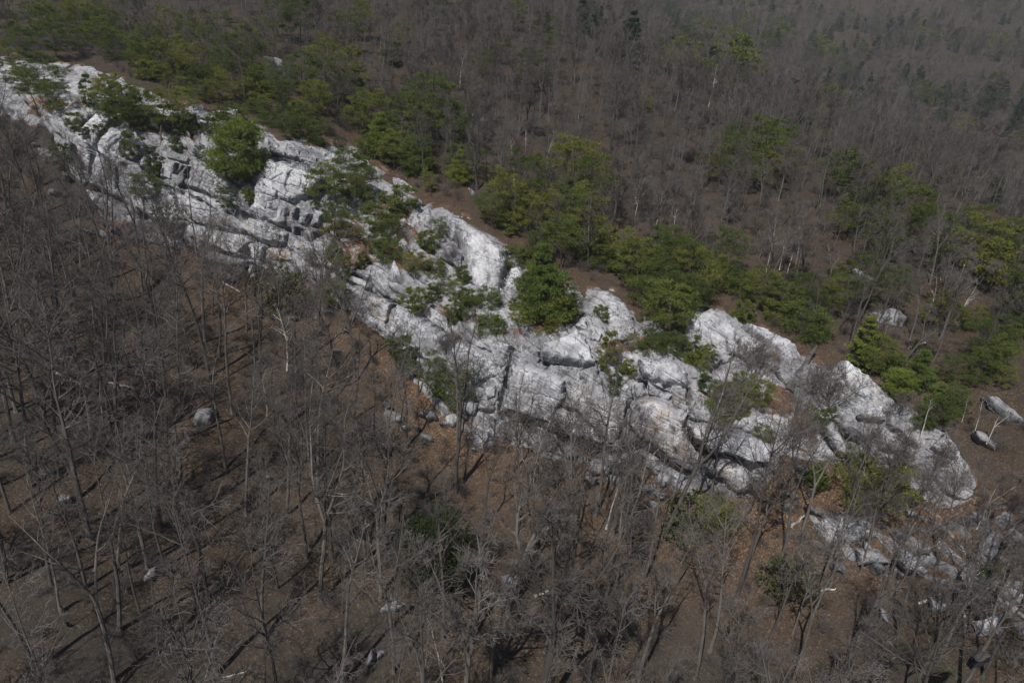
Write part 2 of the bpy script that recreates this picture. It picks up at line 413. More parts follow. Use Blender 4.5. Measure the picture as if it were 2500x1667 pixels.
# the body of the cliff: rough bedded rock, everything between the blocks
PX, PY = lattice(CLIFF, 3.2)
sd = poly_sd(PX, PY, CLIFF)
keep = sd > -14
D = depth(PX, PY)
B = CAM + ray(PX, PY) * D[..., None]
nrm0 = np.array([-0.15, -0.78, 0.6]); nrm0 /= np.linalg.norm(nrm0)
bedw = B @ np.array([0.36, -0.05, 1.0]) + 0.5 * noise3(B / 4)
stp = bedw / 1.15
saw = (stp - np.floor(stp))
ledge = sstep(0.0, 0.72, saw) * (1 - sstep(0.9, 1.0, saw))
rel = fbm(B / 3.6, 4, 0.45) * 0.5 + (0.5 - ledge) * -0.55 - np.clip(ridged(B / 1.7 + 3, 2) - 1.15, 0, 1) * 0.7
rel = np.where(sd < 25, rel * np.clip((sd + 14) / 39, 0, 1) - 0.5 * (1 - np.clip((sd + 14) / 39, 0, 1)), rel)
CAVES = [  # hollows and open joints: outline, depth
 ([(1666,1024),(1700,1078),(1740,1108),(1778,1113),(1740,1120),(1720,1137),(1690,1107),(1668,1060)], 3.0),
 ([(1221,1000),(1346,1042),(1423,1074),(1485,1094),(1510,1094),(1557,1078),(1600,1096),(1640,1126),(1690,1156),(1665,1166),(1590,1118),(1540,1100),(1480,1110),(1410,1090),(1335,1060),(1225,1022)], 1.8),
 ([(1560,924),(1613,950),(1650,964),(1640,974),(1600,960),(1565,938)], 1.6),
 ([(602,570),(640,590),(700,598),(700,606),(640,603),(604,584)], 1.4),
 ([(722,556),(770,572),(800,560),(805,570),(770,582),(715,570)], 1.3),
 ([(502,598),(575,622),(612,626),(612,634),(570,632),(500,608)], 1.2),
 ([(1405,790),(1428,765),(1424,790),(1412,806)], 1.6),
 ([(1316,866),(1420,890),(1460,884),(1460,894),(1420,899),(1316,878)], 1.0),
 ([(2090,1020),(2165,1030),(2165,1045),(2130,1042),(2088,1030)], 1.2),
 ([(1216,1003),(1250,845),(1256,850),(1228,1000)], 1.0),
]
JOINTS = [([(225,368),(285,399),(355,429),(385,445),(430,466),(446,470)], 4, .9), ([(340,410),(372,438)], 3, .8), ([(445,455),(512,475),(556,495)], 3.5, .8),
 ([(455,535),(475,544),(517,553),(600,572)], 4, 1.0), ([(595,525),(640,537),(700,562)], 4, .9), ([(640,378),(706,396),(760,412),(800,425)], 3.5, .8), ([(645,372),(700,384),(740,400)], 3, .8),
 ([(895,702),(957,738),(1026,774),(1105,821),(1160,850),(1212,882)], 4, 1.0), ([(945,740),(990,748)], 3, .7), ([(200,440),(280,486),(345,525),(450,590)], 4, .9), ([(230,380),(215,450)], 3, .7),
 ([(1218,712),(1244,645)], 4, 1.0), ([(1245,890),(1330,908),(1380,932),(1440,958),(1485,982),(1535,993),(1578,972)], 3.5, .9), ([(1678,950),(1678,1020),(1672,1050)], 6, 1.2),
 ([(1682,1022),(1750,1040),(1815,1056),(1880,1078)], 4, .9), ([(1795,865),(1740,905)], 4, .9), ([(1425,705),(1420,745)], 3, .9), ([(2190,978),(2166,1040),(2240,1090)], 4, .9), ([(2040,1025),(2075,1095),(2070,1130)], 5, 1.2), ([(600,590),(606,640),(640,660)], 3.5, .8), ([(800,655),(900,690),(935,728)], 3, .7), ([(740,730),(820,760),(890,805),(960,850)], 4, 1.0)]
cave = np.zeros(PX.shape)
jw = np.stack([PX / 14, PY / 14, PX * 0], -1); jx, jy = noise3(jw) * 5, noise3(jw + 33) * 5
for pl, dp in CAVES:
    cave = np.maximum(cave, dp * sstep(-3, 3, poly_sd(PX + jx * .5, PY + jy * .5, pl)))
for pts, w, dp in JOINTS:
    d = np.full(PX.shape, 1e9)
    for i in range(len(pts) - 1): d = np.minimum(d, seg_dist(PX + jx, PY + jy, pts[i], pts[i + 1]))
    cave = np.maximum(cave, 1.5 * dp * np.exp(-(d / (1.5 * w)) ** 2))
B2 = B + nrm0 * (rel + 0.15 - cave)[..., None]
SOIL = [(360,312,45,18),(470,332,30,14),(100,262,40,25),(140,255,25,12),(440,262,30,12),(230,205,22,10),(520,265,25,8),(600,290,40,10),(690,322,35,10),(780,352,40,12),(900,350,35,20),(930,395,35,15),(980,440,25,25),(870,440,30,20),(960,520,45,35),(1000,570,35,25),(930,610,50,25),(1000,640,60,25),(1050,655,25,15),(1040,772,14,25),(1160,785,28,10),(1255,812,35,10),(1290,900,18,10),(1350,700,40,22),(1430,640,50,40),(1340,790,40,25),(1370,770,40,30),(1560,840,90,20),(1300,690,16,40),(1720,690,40,25),(1640,790,30,40),(1620,700,70,50),(545,590,22,10),(806,688,25,10),(830,560,60,40),(860,620,60,40),(1110,760,40,20),(1870,880,40,20),(2010,870,40,20),(1700,870,25,15),(1500,850,40,15),(1780,960,60,30),(1900,980,50,40),(1960,1040,40,50),(2110,1160,60,20),(1940,1110,30,40),(1250,1060,60,20),(1400,1110,80,15),(1550,1125,40,15),(1130,1020,50,25),(1000,930,30,20),(480,640,50,12),(300,560,40,20),(200,250,30,10)]
soil = np.zeros(PX.shape)
for a, b, c, d in SOIL: soil = np.maximum(soil, np.exp(-(((PX - a) / c) ** 2 + ((PY - b) / d) ** 2) * 0.8))
soil = np.maximum(soil, 0.9 * (1 - sstep(0, 26, sd)))
f, used = grid_faces(keep)
cliff = add("cliff", mesh_np("cliff", B2.reshape(-1, 3)[used], f, MAT['ledge'], False), kind='structure')
sa = cliff.data.attributes.new('soil', 'FLOAT', 'POINT'); sa.data.foreach_set('value', soil.ravel()[used].astype(np.float32))
cliff.color = (0.70, 0.05, 0.9, 1)


LEDGES = [(1965,1250),(2050,1205),(2200,1225),(2330,1245),(2430,1195),(2560,1230),(2570,1420),(2520,1590),(2390,1610),(2330,1490),(2210,1425),(2060,1395),(1980,1335)]
PX, PY = lattice(LEDGES, 3.6)
sd = poly_sd(PX, PY, LEDGES) + noise3(np.stack([PX / 60, PY / 60, PX * 0], -1)) * 35
keep = sd > -14
B = CAM + ray(PX, PY) * depth(PX, PY)[..., None]
stp = (B @ np.array([0.30, 0.1, 1.0]) + 0.8 * noise3(B / 3)) / 0.9
saw = stp - np.floor(stp); ledge = sstep(0.0, 0.75, saw) * (1 - sstep(0.9, 1.0, saw))
rel = fbm(B / 2.8, 4, 0.5) * 0.55 + (ledge - 0.5) * 0.6 - 0.10
rel = np.where(sd < 25, rel * np.clip((sd + 14) / 39, 0, 1) - 0.5 * (1 - np.clip((sd + 14) / 39, 0, 1)), rel)
B2 = B + nrm0 * rel[..., None]
soil = np.clip(0.42 + fbm(B / 5.0 + 30, 3) * 0.55, 0, 1)
f, used = grid_faces(keep)
lower = add("lower_ledges", mesh_np("lower_ledges", B2.reshape(-1, 3)[used], f, MAT['ledge'], False), kind='structure')
sa = lower.data.attributes.new('soil', 'FLOAT', 'POINT'); sa.data.foreach_set('value', soil.ravel()[used].astype(np.float32))
lower.color = (0.55, 0.1, 1.0, 1)

def block(name, poly, steep=None, off=0.5, rnd=0.20, tint=1.0, stain=0.0, speck=0.8, bulge=0.25, cracks=(), rough=1.0, parent=None, step=1.9, az=None, beds=0.5, thing=None, deep=0.6, seed=0, cap=2.2, facet=0.45):
    """One rock: an outline seen in the photo, set at its own distance on the slope, tilted, domed, with rounded broken edges and thickness."""
    r = np.random.default_rng(int(abs(poly[0][0] * 7 + poly[0][1] * 13)) + seed)
    PX, PY = lattice(poly, step, 4)
    wob = np.stack([PX / 16, PY / 16, np.full(PX.shape, poly[0][0] * 0.1)], -1)
    wx, wy = noise3(wob) * 4.0 + noise3(wob * 3.1) * 1.5, noise3(wob + 40) * 4.0 + noise3(wob * 3.1 + 20) * 1.5
    sdp = poly_sd(PX + wx, PY + wy, poly) - 1.8
    ins = sdp > 0
    if ins.sum() < 12: return None
    Dp = depth(PX, PY); Rr = ray(PX, PY); T = CAM + Rr * Dp[..., None]
    q = T[ins]; c = q.mean(0)
    A = np.c_[q[:, 0] - c[0], q[:, 1] - c[1], np.ones(len(q))]
    lam = np.diag([1, 1, 0]) * len(q) * 0.02
    a, b, _ = np.linalg.solve(A.T @ A + lam, A.T @ (q[:, 2] - c[2]))
    n = np.array([-a, -b, 1.0]); n /= np.linalg.norm(n)
    s0 = math.acos(n[2]); azm = math.atan2(n[1], n[0])
    # most faces look out of the hill towards the valley (-Y)
    azm = math.radians(az) if az is not None else (0.5 * azm + 0.5 * (-math.pi / 2 - 0.15))
    s1 = max(s0, math.radians(steep)) if steep is not None else s0
    n = np.array([math.sin(s1) * math.cos(azm), math.sin(s1) * math.sin(azm), math.cos(s1)])
    den = Rr @ n
    tt = ((c - CAM) @ n) / np.where(np.abs(den) < 0.05, -0.05, den)
    P = CAM + Rr * tt[..., None]
    # slide the plane outwards until little of it is buried
    gap = ((P - T) * n).sum(-1)[ins]
    sh = min(max(0.0, -np.percentile(gap, 20)), cap) + off + 0.25 * r.random()
    tt = ((c + n * sh - CAM) @ n) / np.where(np.abs(den) < 0.05, -0.05, den)
    P = CAM + Rr * tt[..., None]
    gap = ((P - T) * n).sum(-1)
    mpp = float(np.mean(tt[ins])) / FP
    s = sdp * mpp
    smax = max(s.max(), 0.05)
    rnd_ = min(rnd, smax * 0.6)
    prof = np.sqrt(np.clip(1 - (1 - np.clip(s / rnd_, 0, 1)) ** 2, 0, 1))
    dome = bulge * np.clip(s / smax, 0, 1) ** 0.7
    e1 = np.cross(n, [0, 0, 1.0]); e1 /= np.linalg.norm(e1); e2 = np.cross(n, e1)
    szu = max(np.ptp((P[ins] - c) @ e1), np.ptp((P[ins] - c) @ e2), 0.5) / 2
    fu, fv = ((P - c) @ e1) / szu + 0.12 * noise3(P / 1.1), ((P - c) @ e2) / szu + 0.12 * noise3(P / 1.1 + 30)
    hf = np.full(PX.shape, 1e9)
    for _ in range(5):
        th_ = r.random() * 6.283; sl = facet * min(szu / 2.5, 1.4) * (0.25 + 0.75 * r.random())
        hf = np.minimum(hf, sl * (math.cos(th_) * fu + math.sin(th_) * fv) + 0.25 * facet * r.random())
    dome = dome * 0.7 + np.clip(hf, -1.2, 1)
    rel = rough * (fbm(P / 3.0 + 11 * r.random(3), 3, 0.45) * 0.09 + np.abs(noise3(P / 0.9)) * 0.04 - np.clip(ridged(P / 1.5 + r.random(3) * 9, 2) - 1.22, 0, 1) * 0.5)
    bw = (P @ np.array([0.38, -0.06, 1.0]) + 0.30 * noise3(P / 2.5)) / (0.55 + 0.35 * r.random())
    fr = np.abs(bw - np.round(bw)); lay = np.round(bw)
    rel = rel - beds * 0.16 * np.exp(-(fr / 0.07) ** 2) * (noise3(P / 1.6 + 8) > 0.0) + beds * 0.10 * (_h(lay.astype(int), lay.astype(int) * 3, 7 + 0 * lay.astype(int)) / 4096 - 0.5)
    for cr in cracks:
        pts, w, dp = cr
        d = np.full(PX.shape, 1e9)
        for i in range(len(pts) - 1): d = np.minimum(d, seg_dist(PX + wx * 0.8, PY + wy * 0.8, pts[i], pts[i + 1]))
        rel = rel - dp * np.exp(-(d / w) ** 2)
    depth_edge = np.clip(gap, 0, 6) + deep
    disp = -(1 - prof) * np.minimum(depth_edge, 1.2 + deep) + (dome + rel) * prof
    outer = (sdp <= 0)
    disp = np.where(outer, -depth_edge, disp)
    V = P + n * disp[..., None]
    keep = sdp > -step * 1.6
    if thing is not None:
        th = thing.pop('thick', 1.5)
        pf = np.where(outer, 0.0, prof)
        V = P + n * (-0.5 * th * (1 - pf) + (dome + rel) * pf)[..., None]
        VB = P - n * (0.5 * th * (1 + pf * (1 + 0.3 * noise3(P / 1.5))))[..., None]
    f, used = grid_faces(keep)
    V = V.reshape(-1, 3)[used]
    if thing is not None:
        f = np.vstack([f, f[:, ::-1] + len(V)]); V = np.vstack([V, VB.reshape(-1, 3)[used]])
    if thing is None:
        o = add(name, mesh_np(name, V, f, MAT['rock'], False), parent if parent is not None else cliff)
    else:
        # a separate stone: its own origin at its base, closed at the back
        org = V.mean(0); org[2] = V[:, 2].min()
        o = add(name, mesh_np(name, V - org, f, MAT['rock'], False), None, org, **thing)
    o.color = (min(1.0, tint * (.86 + .16 * r.random())), stain, speck, 1)
    return o

def V2(pts, x0, y0, s): return [(x0 + a / s, y0 + b / s) for a, b in pts]
SL, FA, LE = 'rock_slab', 'rock_face', 'rock_ledge'
# name, outline (photo pixels), options
BL = [
 (SL, [(-60,205),(4,220),(43,219),(94,283),(91,306),(64,293),(0,256),(-60,262)], dict(tint=.62, bulge=.2)),
 (SL, [(51,170),(106,157),(119,170),(136,189),(102,212),(28,221),(43,189)], dict(tint=.78, bulge=.3)),
 (SL, [(153,200),(170,191),(210,196),(262,212),(262,237),(228,245),(215,249),(196,240),(157,225)], dict(tint=.9)),
 (LE, [(187,157),(204,155),(255,172),(285,181),(262,193),(212,180)], dict(tint=.88)),
 (SL, [(142,287),(157,268),(204,257),(222,270),(213,288),(191,298)], dict(tint=.72, speck=1)),
 (SL, [(198,306),(232,274),(257,272),(270,288),(257,315),(236,342),(230,364),(204,353),(174,332),(176,319)], dict(steep=52, tint=1.02)),
 (FA, [(266,306),(281,307),(306,325),(290,364),(304,395),(285,402),(247,380),(231,364),(239,341)], dict(steep=58, tint=1.03, cracks=[([(300,330),(270,360),(262,375)],2.2,.25),([(285,330),(262,350)],1.8,.2)])),
 (FA, [(174,338),(222,368),(219,432),(207,432),(212,391),(186,372)], dict(steep=66, tint=.86, off=.1)),
 (FA, [(231,372),(283,399),(283,449),(280,478),(216,449),(223,396)], dict(steep=70, tint=1.02, cracks=[([(250,415),(250,440),(244,468)],1.5,.15)])),
 (FA, [(285,401),(354,427),(381,440),(385,478),(341,487),(303,493),(282,480),(284,438)], dict(steep=68, tint=.93, speck=.9)),
 (LE, [(307,398),(337,401),(364,418),(376,435),(354,426),(303,405)], dict(tint=.98, off=.5)),
 (FA, [(346,382),(363,373),(367,416),(341,409),(336,396)], dict(steep=60, tint=.85)),
 (SL, [(304,330),(330,318),(352,345),(345,378),(322,392),(303,388),(292,366)], dict(steep=55, tint=.92)),
 (FA, [(416,353),(441,337),(459,356),(453,370)], dict(steep=55, tint=.95)),
 (FA, [(403,374),(411,356),(468,378),(461,401),(401,386)], dict(steep=60, tint=.78)),
 (FA, [(394,386),(434,394),(419,441),(389,431)], dict(steep=64, tint=.80, speck=1)),
 (FA, [(436,394),(459,402),(449,450),(433,458),(419,442)], dict(steep=66, tint=.72, stain=.2, cracks=[([(452,402),(430,430)],2.5,.5)])),
 (FA, [(467,385),(500,391),(540,419),(555,432),(529,454),(525,480),(499,469),(451,454),(456,411)], dict(steep=66, tint=.9, off=.45, cracks=[([(500,420),(478,468)],1.8,.3),([(474,420),(466,458)],1.8,.2),([(520,440),(508,474)],1.8,.25)])),
 (FA, [(480,370),(499,361),(540,369),(540,399),(511,397)], dict(steep=56, tint=.82)),
 (SL, [(446,462),(455,455),(511,476),(540,491),(556,513),(560,551),(528,546),(525,513),(503,498),(448,471)], dict(tint=.84, steep=58)),
 (FA, [(386,447),(418,465),(427,483),(438,500),(392,510),(388,470)], dict(steep=66, tint=.76, speck=1)),
 (FA, [(420,468),(448,471),(503,498),(525,513),(525,536),(516,552),(475,543),(457,535),(436,498)], dict(steep=62, tint=.96, speck=1.1, off=.5, cracks=[([(440,500),(480,510),(525,515)],1.8,.2),([(475,512),(477,545)],1.5,.15)])),
 (FA, [(458,537),(475,545),(516,554),(554,565),(592,567),(611,585),(577,621),(550,617),(501,597),(451,577)], dict(steep=64, tint=.80, speck=1.1, off=.6)),
 (FA, [(341,487),(390,505),(396,524),(372,527),(350,512)], dict(steep=60, tint=.72)),
 (FA, [(269,547),(290,555),(287,575),(262,566)], dict(steep=60, tint=.70)),
 (FA, [(300,575),(372,560),(440,590),(452,612),(400,605)], dict(steep=52, tint=.62)),
 (FA, [(215,452),(280,485),(335,500),(342,540),(270,540),(226,500)], dict(steep=55, tint=.52, speck=1.1)),
 (FA, [(380,535),(440,540),(448,572),(400,585),(368,560)], dict(steep=55, tint=.6, speck=1.1)),
 (FA, [(120,310),(168,340),(182,375),(208,440),(205,462),(168,420),(128,350)], dict(steep=56, tint=.55)),
 (FA, [(500,605),(560,622),(608,632),(612,655),(560,652),(480,630)], dict(steep=60, tint=.78)),
 # the big pale face with its bedded cap
 (FA, [(643,382),(656,379),(705,397),(756,412),(787,420),(789,438),(766,466),(746,483),(727,495),(705,498),(672,493),(669,525),(635,534),(597,515),(612,480),(614,433),(637,395)], dict(steep=64, off=.6, rnd=.9, bulge=.7, tint=1.08, speck=.9,
    cracks=[([(632,432),(680,448),(720,455),(760,466)],1.5,.16),([(704,428),(698,455),(703,470)],2.2,.3),([(692,425),(668,440)],1.8,.2),([(680,405),(672,425)],1.5,.15),([(678,470),(672,520)],2,.35),([(740,420),(735,455)],1.6,.16),([(715,412),(706,430),(704,450)],1.8,.22),([(620,470),(660,478),(700,492)],1.4,.14),([(650,495),(648,525)],1.4,.12),([(755,418),(745,470)],1.6,.16)])),
 (FA, [(673,495),(703,500),(703,528),(699,549),(673,549),(637,534),(669,525)], dict(steep=66, tint=.93, rnd=.4)),
 (FA, [(707,500),(731,503),(722,524),(721,553),(701,546),(705,522)], dict(steep=64, tint=1.02, off=.4, rnd=.4)),
 (FA, [(733,507),(760,518),(754,535),(752,553),(724,553),(725,522)], dict(steep=64, tint=.96, off=.45, rnd=.4)),
 (FA, [(758,503),(788,509),(800,522),(789,533),(778,553),(754,553),(757,533),(763,518)], dict(steep=64, tint=.94, off=.4, rnd=.4)),
 (LE, [(722,555),(770,557),(766,570),(748,575),(740,567)], dict(tint=.7, off=.7)),
 (SL, [(544,296),(570,302),(605,314),(590,321),(546,306)], dict(tint=1.05, off=.2)),
 (SL, [(607,315),(642,333),(638,345),(617,330)], dict(tint=1.05, off=.3)),
 (SL, [(643,333),(664,341),(657,353),(639,345)], dict(tint=1.02, off=.3)),
 (SL, [(664,340),(687,346),(678,359),(658,353)], dict(tint=1.0, off=.35)),
 (SL, [(687,346),(708,350),(704,364),(680,359)], dict(tint=1.02, off=.3)),
 (SL, [(708,351),(734,362),(732,372),(705,365)], dict(tint=.98, off=.25)),
 (SL, [(631,354),(653,355),(646,376),(632,366)], dict(tint=.9, off=.25)),
 (SL, [(654,354),(700,368),(698,383),(667,372),(651,366)], dict(steep=55, tint=1.03, off=.35)),
 (SL, [(701,366),(734,377),(725,391),(699,383)], dict(steep=55, tint=1.06, off=.4)),
 (SL, [(734,378),(768,390),(766,404),(728,391)], dict(steep=55, tint=.98, off=.35)),
 (SL, [(663,374),(709,389),(733,396),(782,406),(788,419),(756,410),(705,396)], dict(tint=.9, off=.3)),
 (SL, [(739,371),(783,384),(800,400),(769,391)], dict(tint=.94, off=.2)),
 (SL, [(784,382),(799,377),(830,397),(808,402)], dict(tint=.92, off=.3)),
 (SL, [(803,375),(816,374),(825,386),(834,393),(815,393)], dict(tint=1.05, off=.35)),
 (SL, [(820,373),(846,378),(838,387),(824,383)], dict(tint=1.06, off=.4)),
 (SL, [(731,335),(752,339),(755,350),(731,345)], dict(tint=1.05, off=.35)),
 (SL, [(745,351),(766,356),(759,362),(744,359)], dict(tint=1.05, off=.35)),
 (SL, [(769,364),(783,364),(804,373),(794,379)], dict(tint=1.05, off=.3)),
 (SL, [(632,306),(659,320),(655,328),(640,322)], dict(tint=1.0, off=.35)),
 (SL, [(526,267),(562,278),(556,289),(532,281)], dict(tint=1.02, off=.3)),
 (SL, [(549,261),(596,271),(590,279),(551,270)], dict(tint=.98, off=.25)),
 (SL, [(855,355),(874,365),(862,370)], dict(tint=1.0, off=.35)),
 (SL, [(483,283),(512,289),(501,315),(486,306)], dict(tint=1.0, off=.3)),
 (SL, [(449,313),(470,322),(463,330),(449,323)], dict(tint=1.0, off=.3)),
 (SL, [(424,256),(454,262),(452,273),(426,267)], dict(tint=.98, off=.3)),
 (SL, [(452,253),(490,244),(479,261)], dict(tint=1.0, off=.3)),
 (SL, [(458,287),(482,278),(480,300),(466,300)], dict(tint=.98, off=.3)),
 (SL, [(505,318),(530,322),(528,345),(508,340)], dict(tint=.95, off=.3)),
 (SL, [(880,380),(915,400),(900,420),(872,400)], dict(tint=.9, off=.2)),
 (SL, [(955,425),(995,440),(1030,470),(1000,478),(960,455)], dict(tint=.88, off=.2)),
 # below the big face
 (FA, [(597,526),(637,536),(676,555),(698,566),(699,593),(686,598),(663,596),(637,592),(614,581),(602,566)], dict(steep=68, off=.9, tint=1.0, rnd=.4, speck=.9)),
 (FA, [(614,588),(637,595),(646,600),(641,650),(624,646),(604,628),(611,600)], dict(steep=70, tint=1.08)),
 (FA, [(648,603),(671,603),(684,605),(707,603),(715,616),(721,641),(686,637),(650,644)], dict(steep=70, tint=1.02, stain=.75, speck=.5)),
 (FA, [(714,578),(749,595),(724,617),(711,600)], dict(steep=62, tint=1.06, stain=.6, speck=.3)),
 (FA, [(649,648),(686,640),(722,645),(730,676),(690,690),(652,676)], dict(steep=64, tint=.8, stain=.3)),
 (SL, [(748,601),(768,603),(783,620),(798,634),(795,651),(775,649),(737,636),(726,620)], dict(steep=55, tint=1.0, speck=1)),
 (FA, [(737,638),(775,651),(800,656),(802,685),(790,709),(754,677),(732,650)], dict(steep=62, tint=1.08, speck=.7)),
 (SL, [(822,664),(839,658),(866,671),(902,688),(897,711),(865,694),(845,685)], dict(steep=58, tint=1.02)),
 (FA, [(820,697),(845,687),(894,713),(936,727),(931,742),(896,738),(867,732),(842,717)], dict(steep=60, tint=1.05)),
 (FA, [(800,715),(842,720),(868,735),(880,770),(840,762),(806,740)], dict(steep=58, tint=.72)),
 (FA, [(605,635),(624,648),(632,668),(612,690),(602,660)], dict(steep=60, tint=.95)),
 (FA, [(898,708),(922,722),(957,738),(942,793),(934,809),(900,768)], dict(steep=64, tint=.9, stain=.35)),
 (FA, [(959,739),(986,747),(1024,774),(1080,815),(1083,841),(1067,872),(1023,865),(982,850),(940,809),(945,789)], dict(steep=68, tint=1.04, rnd=.5, off=.4, cracks=[([(1000,760),(990,800)],2,.12)])),
 (SL, [(1023,763),(1053,744),(1094,774),(1109,820),(1101,820),(1049,787)], dict(steep=50, tint=.9, beds=1.2)),
 (SL, [(945,677),(1000,698),(1024,718),(993,735),(948,704)], dict(steep=48, tint=.96, beds=1.0)),
 (SL, [(952,662),(956,636),(967,632),(990,677),(960,674)], dict(tint=.95)),
 (FA, [(1108,826),(1160,849),(1194,864),(1210,882),(1217,923),(1175,939),(1168,976),(1160,984),(1123,961),(1138,938),(1118,902),(1085,861)], dict(steep=70, tint=.98, speck=1, rnd=.5, beds=.9)),
 (SL, [(1108,818),(1131,786),(1157,818),(1194,840),(1213,829),(1251,838),(1228,880),(1212,883),(1194,861),(1142,842)], dict(steep=48, tint=.82, beds=1.2)),
 (FA, [(1216,882),(1251,845),(1247,886),(1228,960),(1216,1010),(1194,999),(1221,938)], dict(steep=72, tint=.70, off=.05, az=-35, speck=1.1, rnd=.25)),
 (FA, [(1179,942),(1213,938),(1213,969),(1183,985)], dict(steep=66, tint=.9)),
 (SL, [(1131,785),(1183,785),(1243,815),(1198,839),(1160,820)], dict(tint=1.0, off=.15)),
 (SL, [(1183,755),(1236,751),(1266,786),(1269,809),(1235,798),(1198,775)], dict(steep=45, tint=.92)),
 (SL, [(1079,505),(1108,513),(1160,540),(1209,577),(1236,606),(1243,640),(1217,712),(1175,712),(1153,704),(1137,689),(1137,636),(1107,573),(1066,536)], dict(steep=42, off=.5, rnd=1.1, bulge=1.5, tint=1.12, speck=.45, beds=.25, rough=.6,
    cracks=[([(1100,540),(1160,565),(1215,610)],1.5,.10),([(1120,525),(1140,575),(1190,640)],1.3,.08)])),
 (FA, [(1246,651),(1268,647),(1288,681),(1273,727),(1246,741),(1225,741),(1221,714)], dict(steep=60, tint=.98, speck=1.2)),
 (FA, [(1067,625),(1093,584),(1130,621),(1136,673),(1108,652)], dict(steep=58, tint=.72)),
 # the overhanging main wall
 (FA, [(1245,891),(1293,893),(1326,910),(1376,930),(1380,979),(1361,1003),(1346,1041),(1223,1002),(1236,949)], dict(steep=77, off=1.2, rnd=.35, bulge=.3, tint=1.08, speck=.9, cracks=[([(1240,945),(1330,965),(1378,985)],1.5,.12)])),
 (FA, [(1377,932),(1438,960),(1484,982),(1532,990),(1532,1023),(1506,1091),(1483,1091),(1460,1057),(1423,1031),(1408,1008),(1364,1001),(1380,979)], dict(steep=77, off=1.15, rnd=.3, bulge=.2, tint=.95, stain=.12, speck=1.1)),
 (FA, [(1360,1006),(1408,1013),(1423,1039),(1460,1061),(1480,1091),(1423,1073),(1348,1054),(1347,1039)], dict(steep=76, off=1.0, tint=1.05, speck=.8)),
 (SL, [(1252,860),(1271,832),(1324,871),(1313,897),(1247,889)], dict(steep=55, off=.9, tint=.9, beds=1.2)),
 (FA, [(1326,908),(1345,883),(1401,885),(1457,888),(1469,923),(1484,976),(1431,957),(1379,931)], dict(steep=70, off=.8, tint=.88, speck=1)),
 (FA, [(1472,912),(1509,911),(1543,941),(1551,971),(1527,987),(1490,982)], dict(steep=66, off=.7, tint=.8)),
 (LE, [(1542,934),(1573,925),(1577,967),(1553,972)], dict(tint=.72, off=.5)),
 (SL, [(1550,874),(1565,864),(1643,870),(1681,904),(1681,945),(1613,946),(1561,920)], dict(steep=58, off=1.3, rnd=.8, bulge=.6, tint=1.08, speck=.8)),
 (FA, [(1576,928),(1613,952),(1647,962),(1635,987),(1579,966)], dict(steep=64, tint=.85, off=.4)),
 (FA, [(1535,994),(1576,976),(1632,990),(1677,1020),(1671,1053),(1690,1100),(1719,1128),(1708,1150),(1686,1154),(1638,1124),(1594,1091),(1557,1076),(1527,1039)], dict(steep=75, off=.75, rnd=.4, bulge=.4, tint=1.04, stain=.45, speck=.6, cracks=[([(1580,1000),(1575,1060)],2,.15),([(1560,1035),(1650,1060)],1.4,.1)])),
 (FA, [(1641,953),(1681,949),(1681,1016),(1635,990)], dict(steep=68, tint=.8, stain=.2)),
 (SL, [(1675,1029),(1738,1040),(1809,1052),(1865,1078),(1895,1097),(1888,1139),(1835,1135),(1805,1124),(1772,1113),(1738,1106),(1697,1076),(1673,1041)], dict(steep=66, off=2.0, rnd=.35, bulge=.4, tint=1.10, speck=.5, rough=.6, beds=.3, cap=3)),
 (SL, [(1679,1012),(1701,974),(1739,986),(1747,1038),(1679,1024)], dict(steep=58, off=.8, tint=.78)),
 (SL, [(1783,1038),(1816,1011),(1857,1007),(1903,1041),(1880,1076),(1816,1057)], dict(steep=42, off=.5, tint=1.0)),
 (FA, [(1640,1158),(1668,1166),(1703,1199),(1679,1202)], dict(tint=1.0)),
 (FA, [(1560,1100),(1625,1130),(1660,1160),(1620,1175),(1570,1140)], dict(steep=50, tint=.62)),
 # upper right slabs
 (SL, [(1424,721),(1447,697),(1491,701),(1530,732),(1559,769),(1552,792),(1529,807),(1506,815),(1490,811),(1479,791),(1443,755)], dict(steep=46, off=.4, rnd=.7, bulge=.7, tint=1.08, speck=.7, cracks=[([(1430,712),(1470,740),(1510,778)],1.6,.16)])),
 (FA, [(1379,717),(1421,705),(1429,724),(1421,744),(1395,740)], dict(steep=52, tint=.85, off=.3)),
 (FA, [(1479,800),(1528,808),(1556,794),(1552,830),(1500,838)], dict(steep=56, tint=.92, off=.2)),
 (SL, [(1438,799),(1458,794),(1477,810),(1463,841),(1438,830)], dict(steep=55, tint=.98)),
 (SL, [(1674,780),(1696,757),(1737,742),(1783,762),(1809,810),(1797,859),(1755,859),(1726,829),(1685,811)], dict(steep=44, off=.4, rnd=.7, bulge=.8, tint=1.12, speck=.5, cracks=[([(1720,795),(1750,815),(1795,850)],1.6,.15)])),
 (FA, [(1715,836),(1759,859),(1794,866),(1775,897),(1741,859)], dict(steep=58, tint=.92)),
 (FA, [(1665,815),(1690,818),(1722,838),(1735,872),(1700,880),(1668,850)], dict(steep=58, tint=.9)),
 (SL, [(1826,771),(1875,797),(1942,836),(1965,869),(1950,900),(1904,892),(1893,850),(1848,811)], dict(steep=42, off=.3, bulge=.6, tint=1.08, speck=.6)),
 (FA, [(1808,815),(1846,818),(1890,858),(1900,905),(1850,915),(1800,868)], dict(steep=56, tint=.88, stain=.3)),
 (LE, [(1856,909),(1890,916),(1890,941),(1852,937)], dict(tint=1.0)),
 (FA, [(1898,900),(1950,905),(1975,880),(2010,890),(1990,940),(1920,950)], dict(steep=54, tint=.8)),
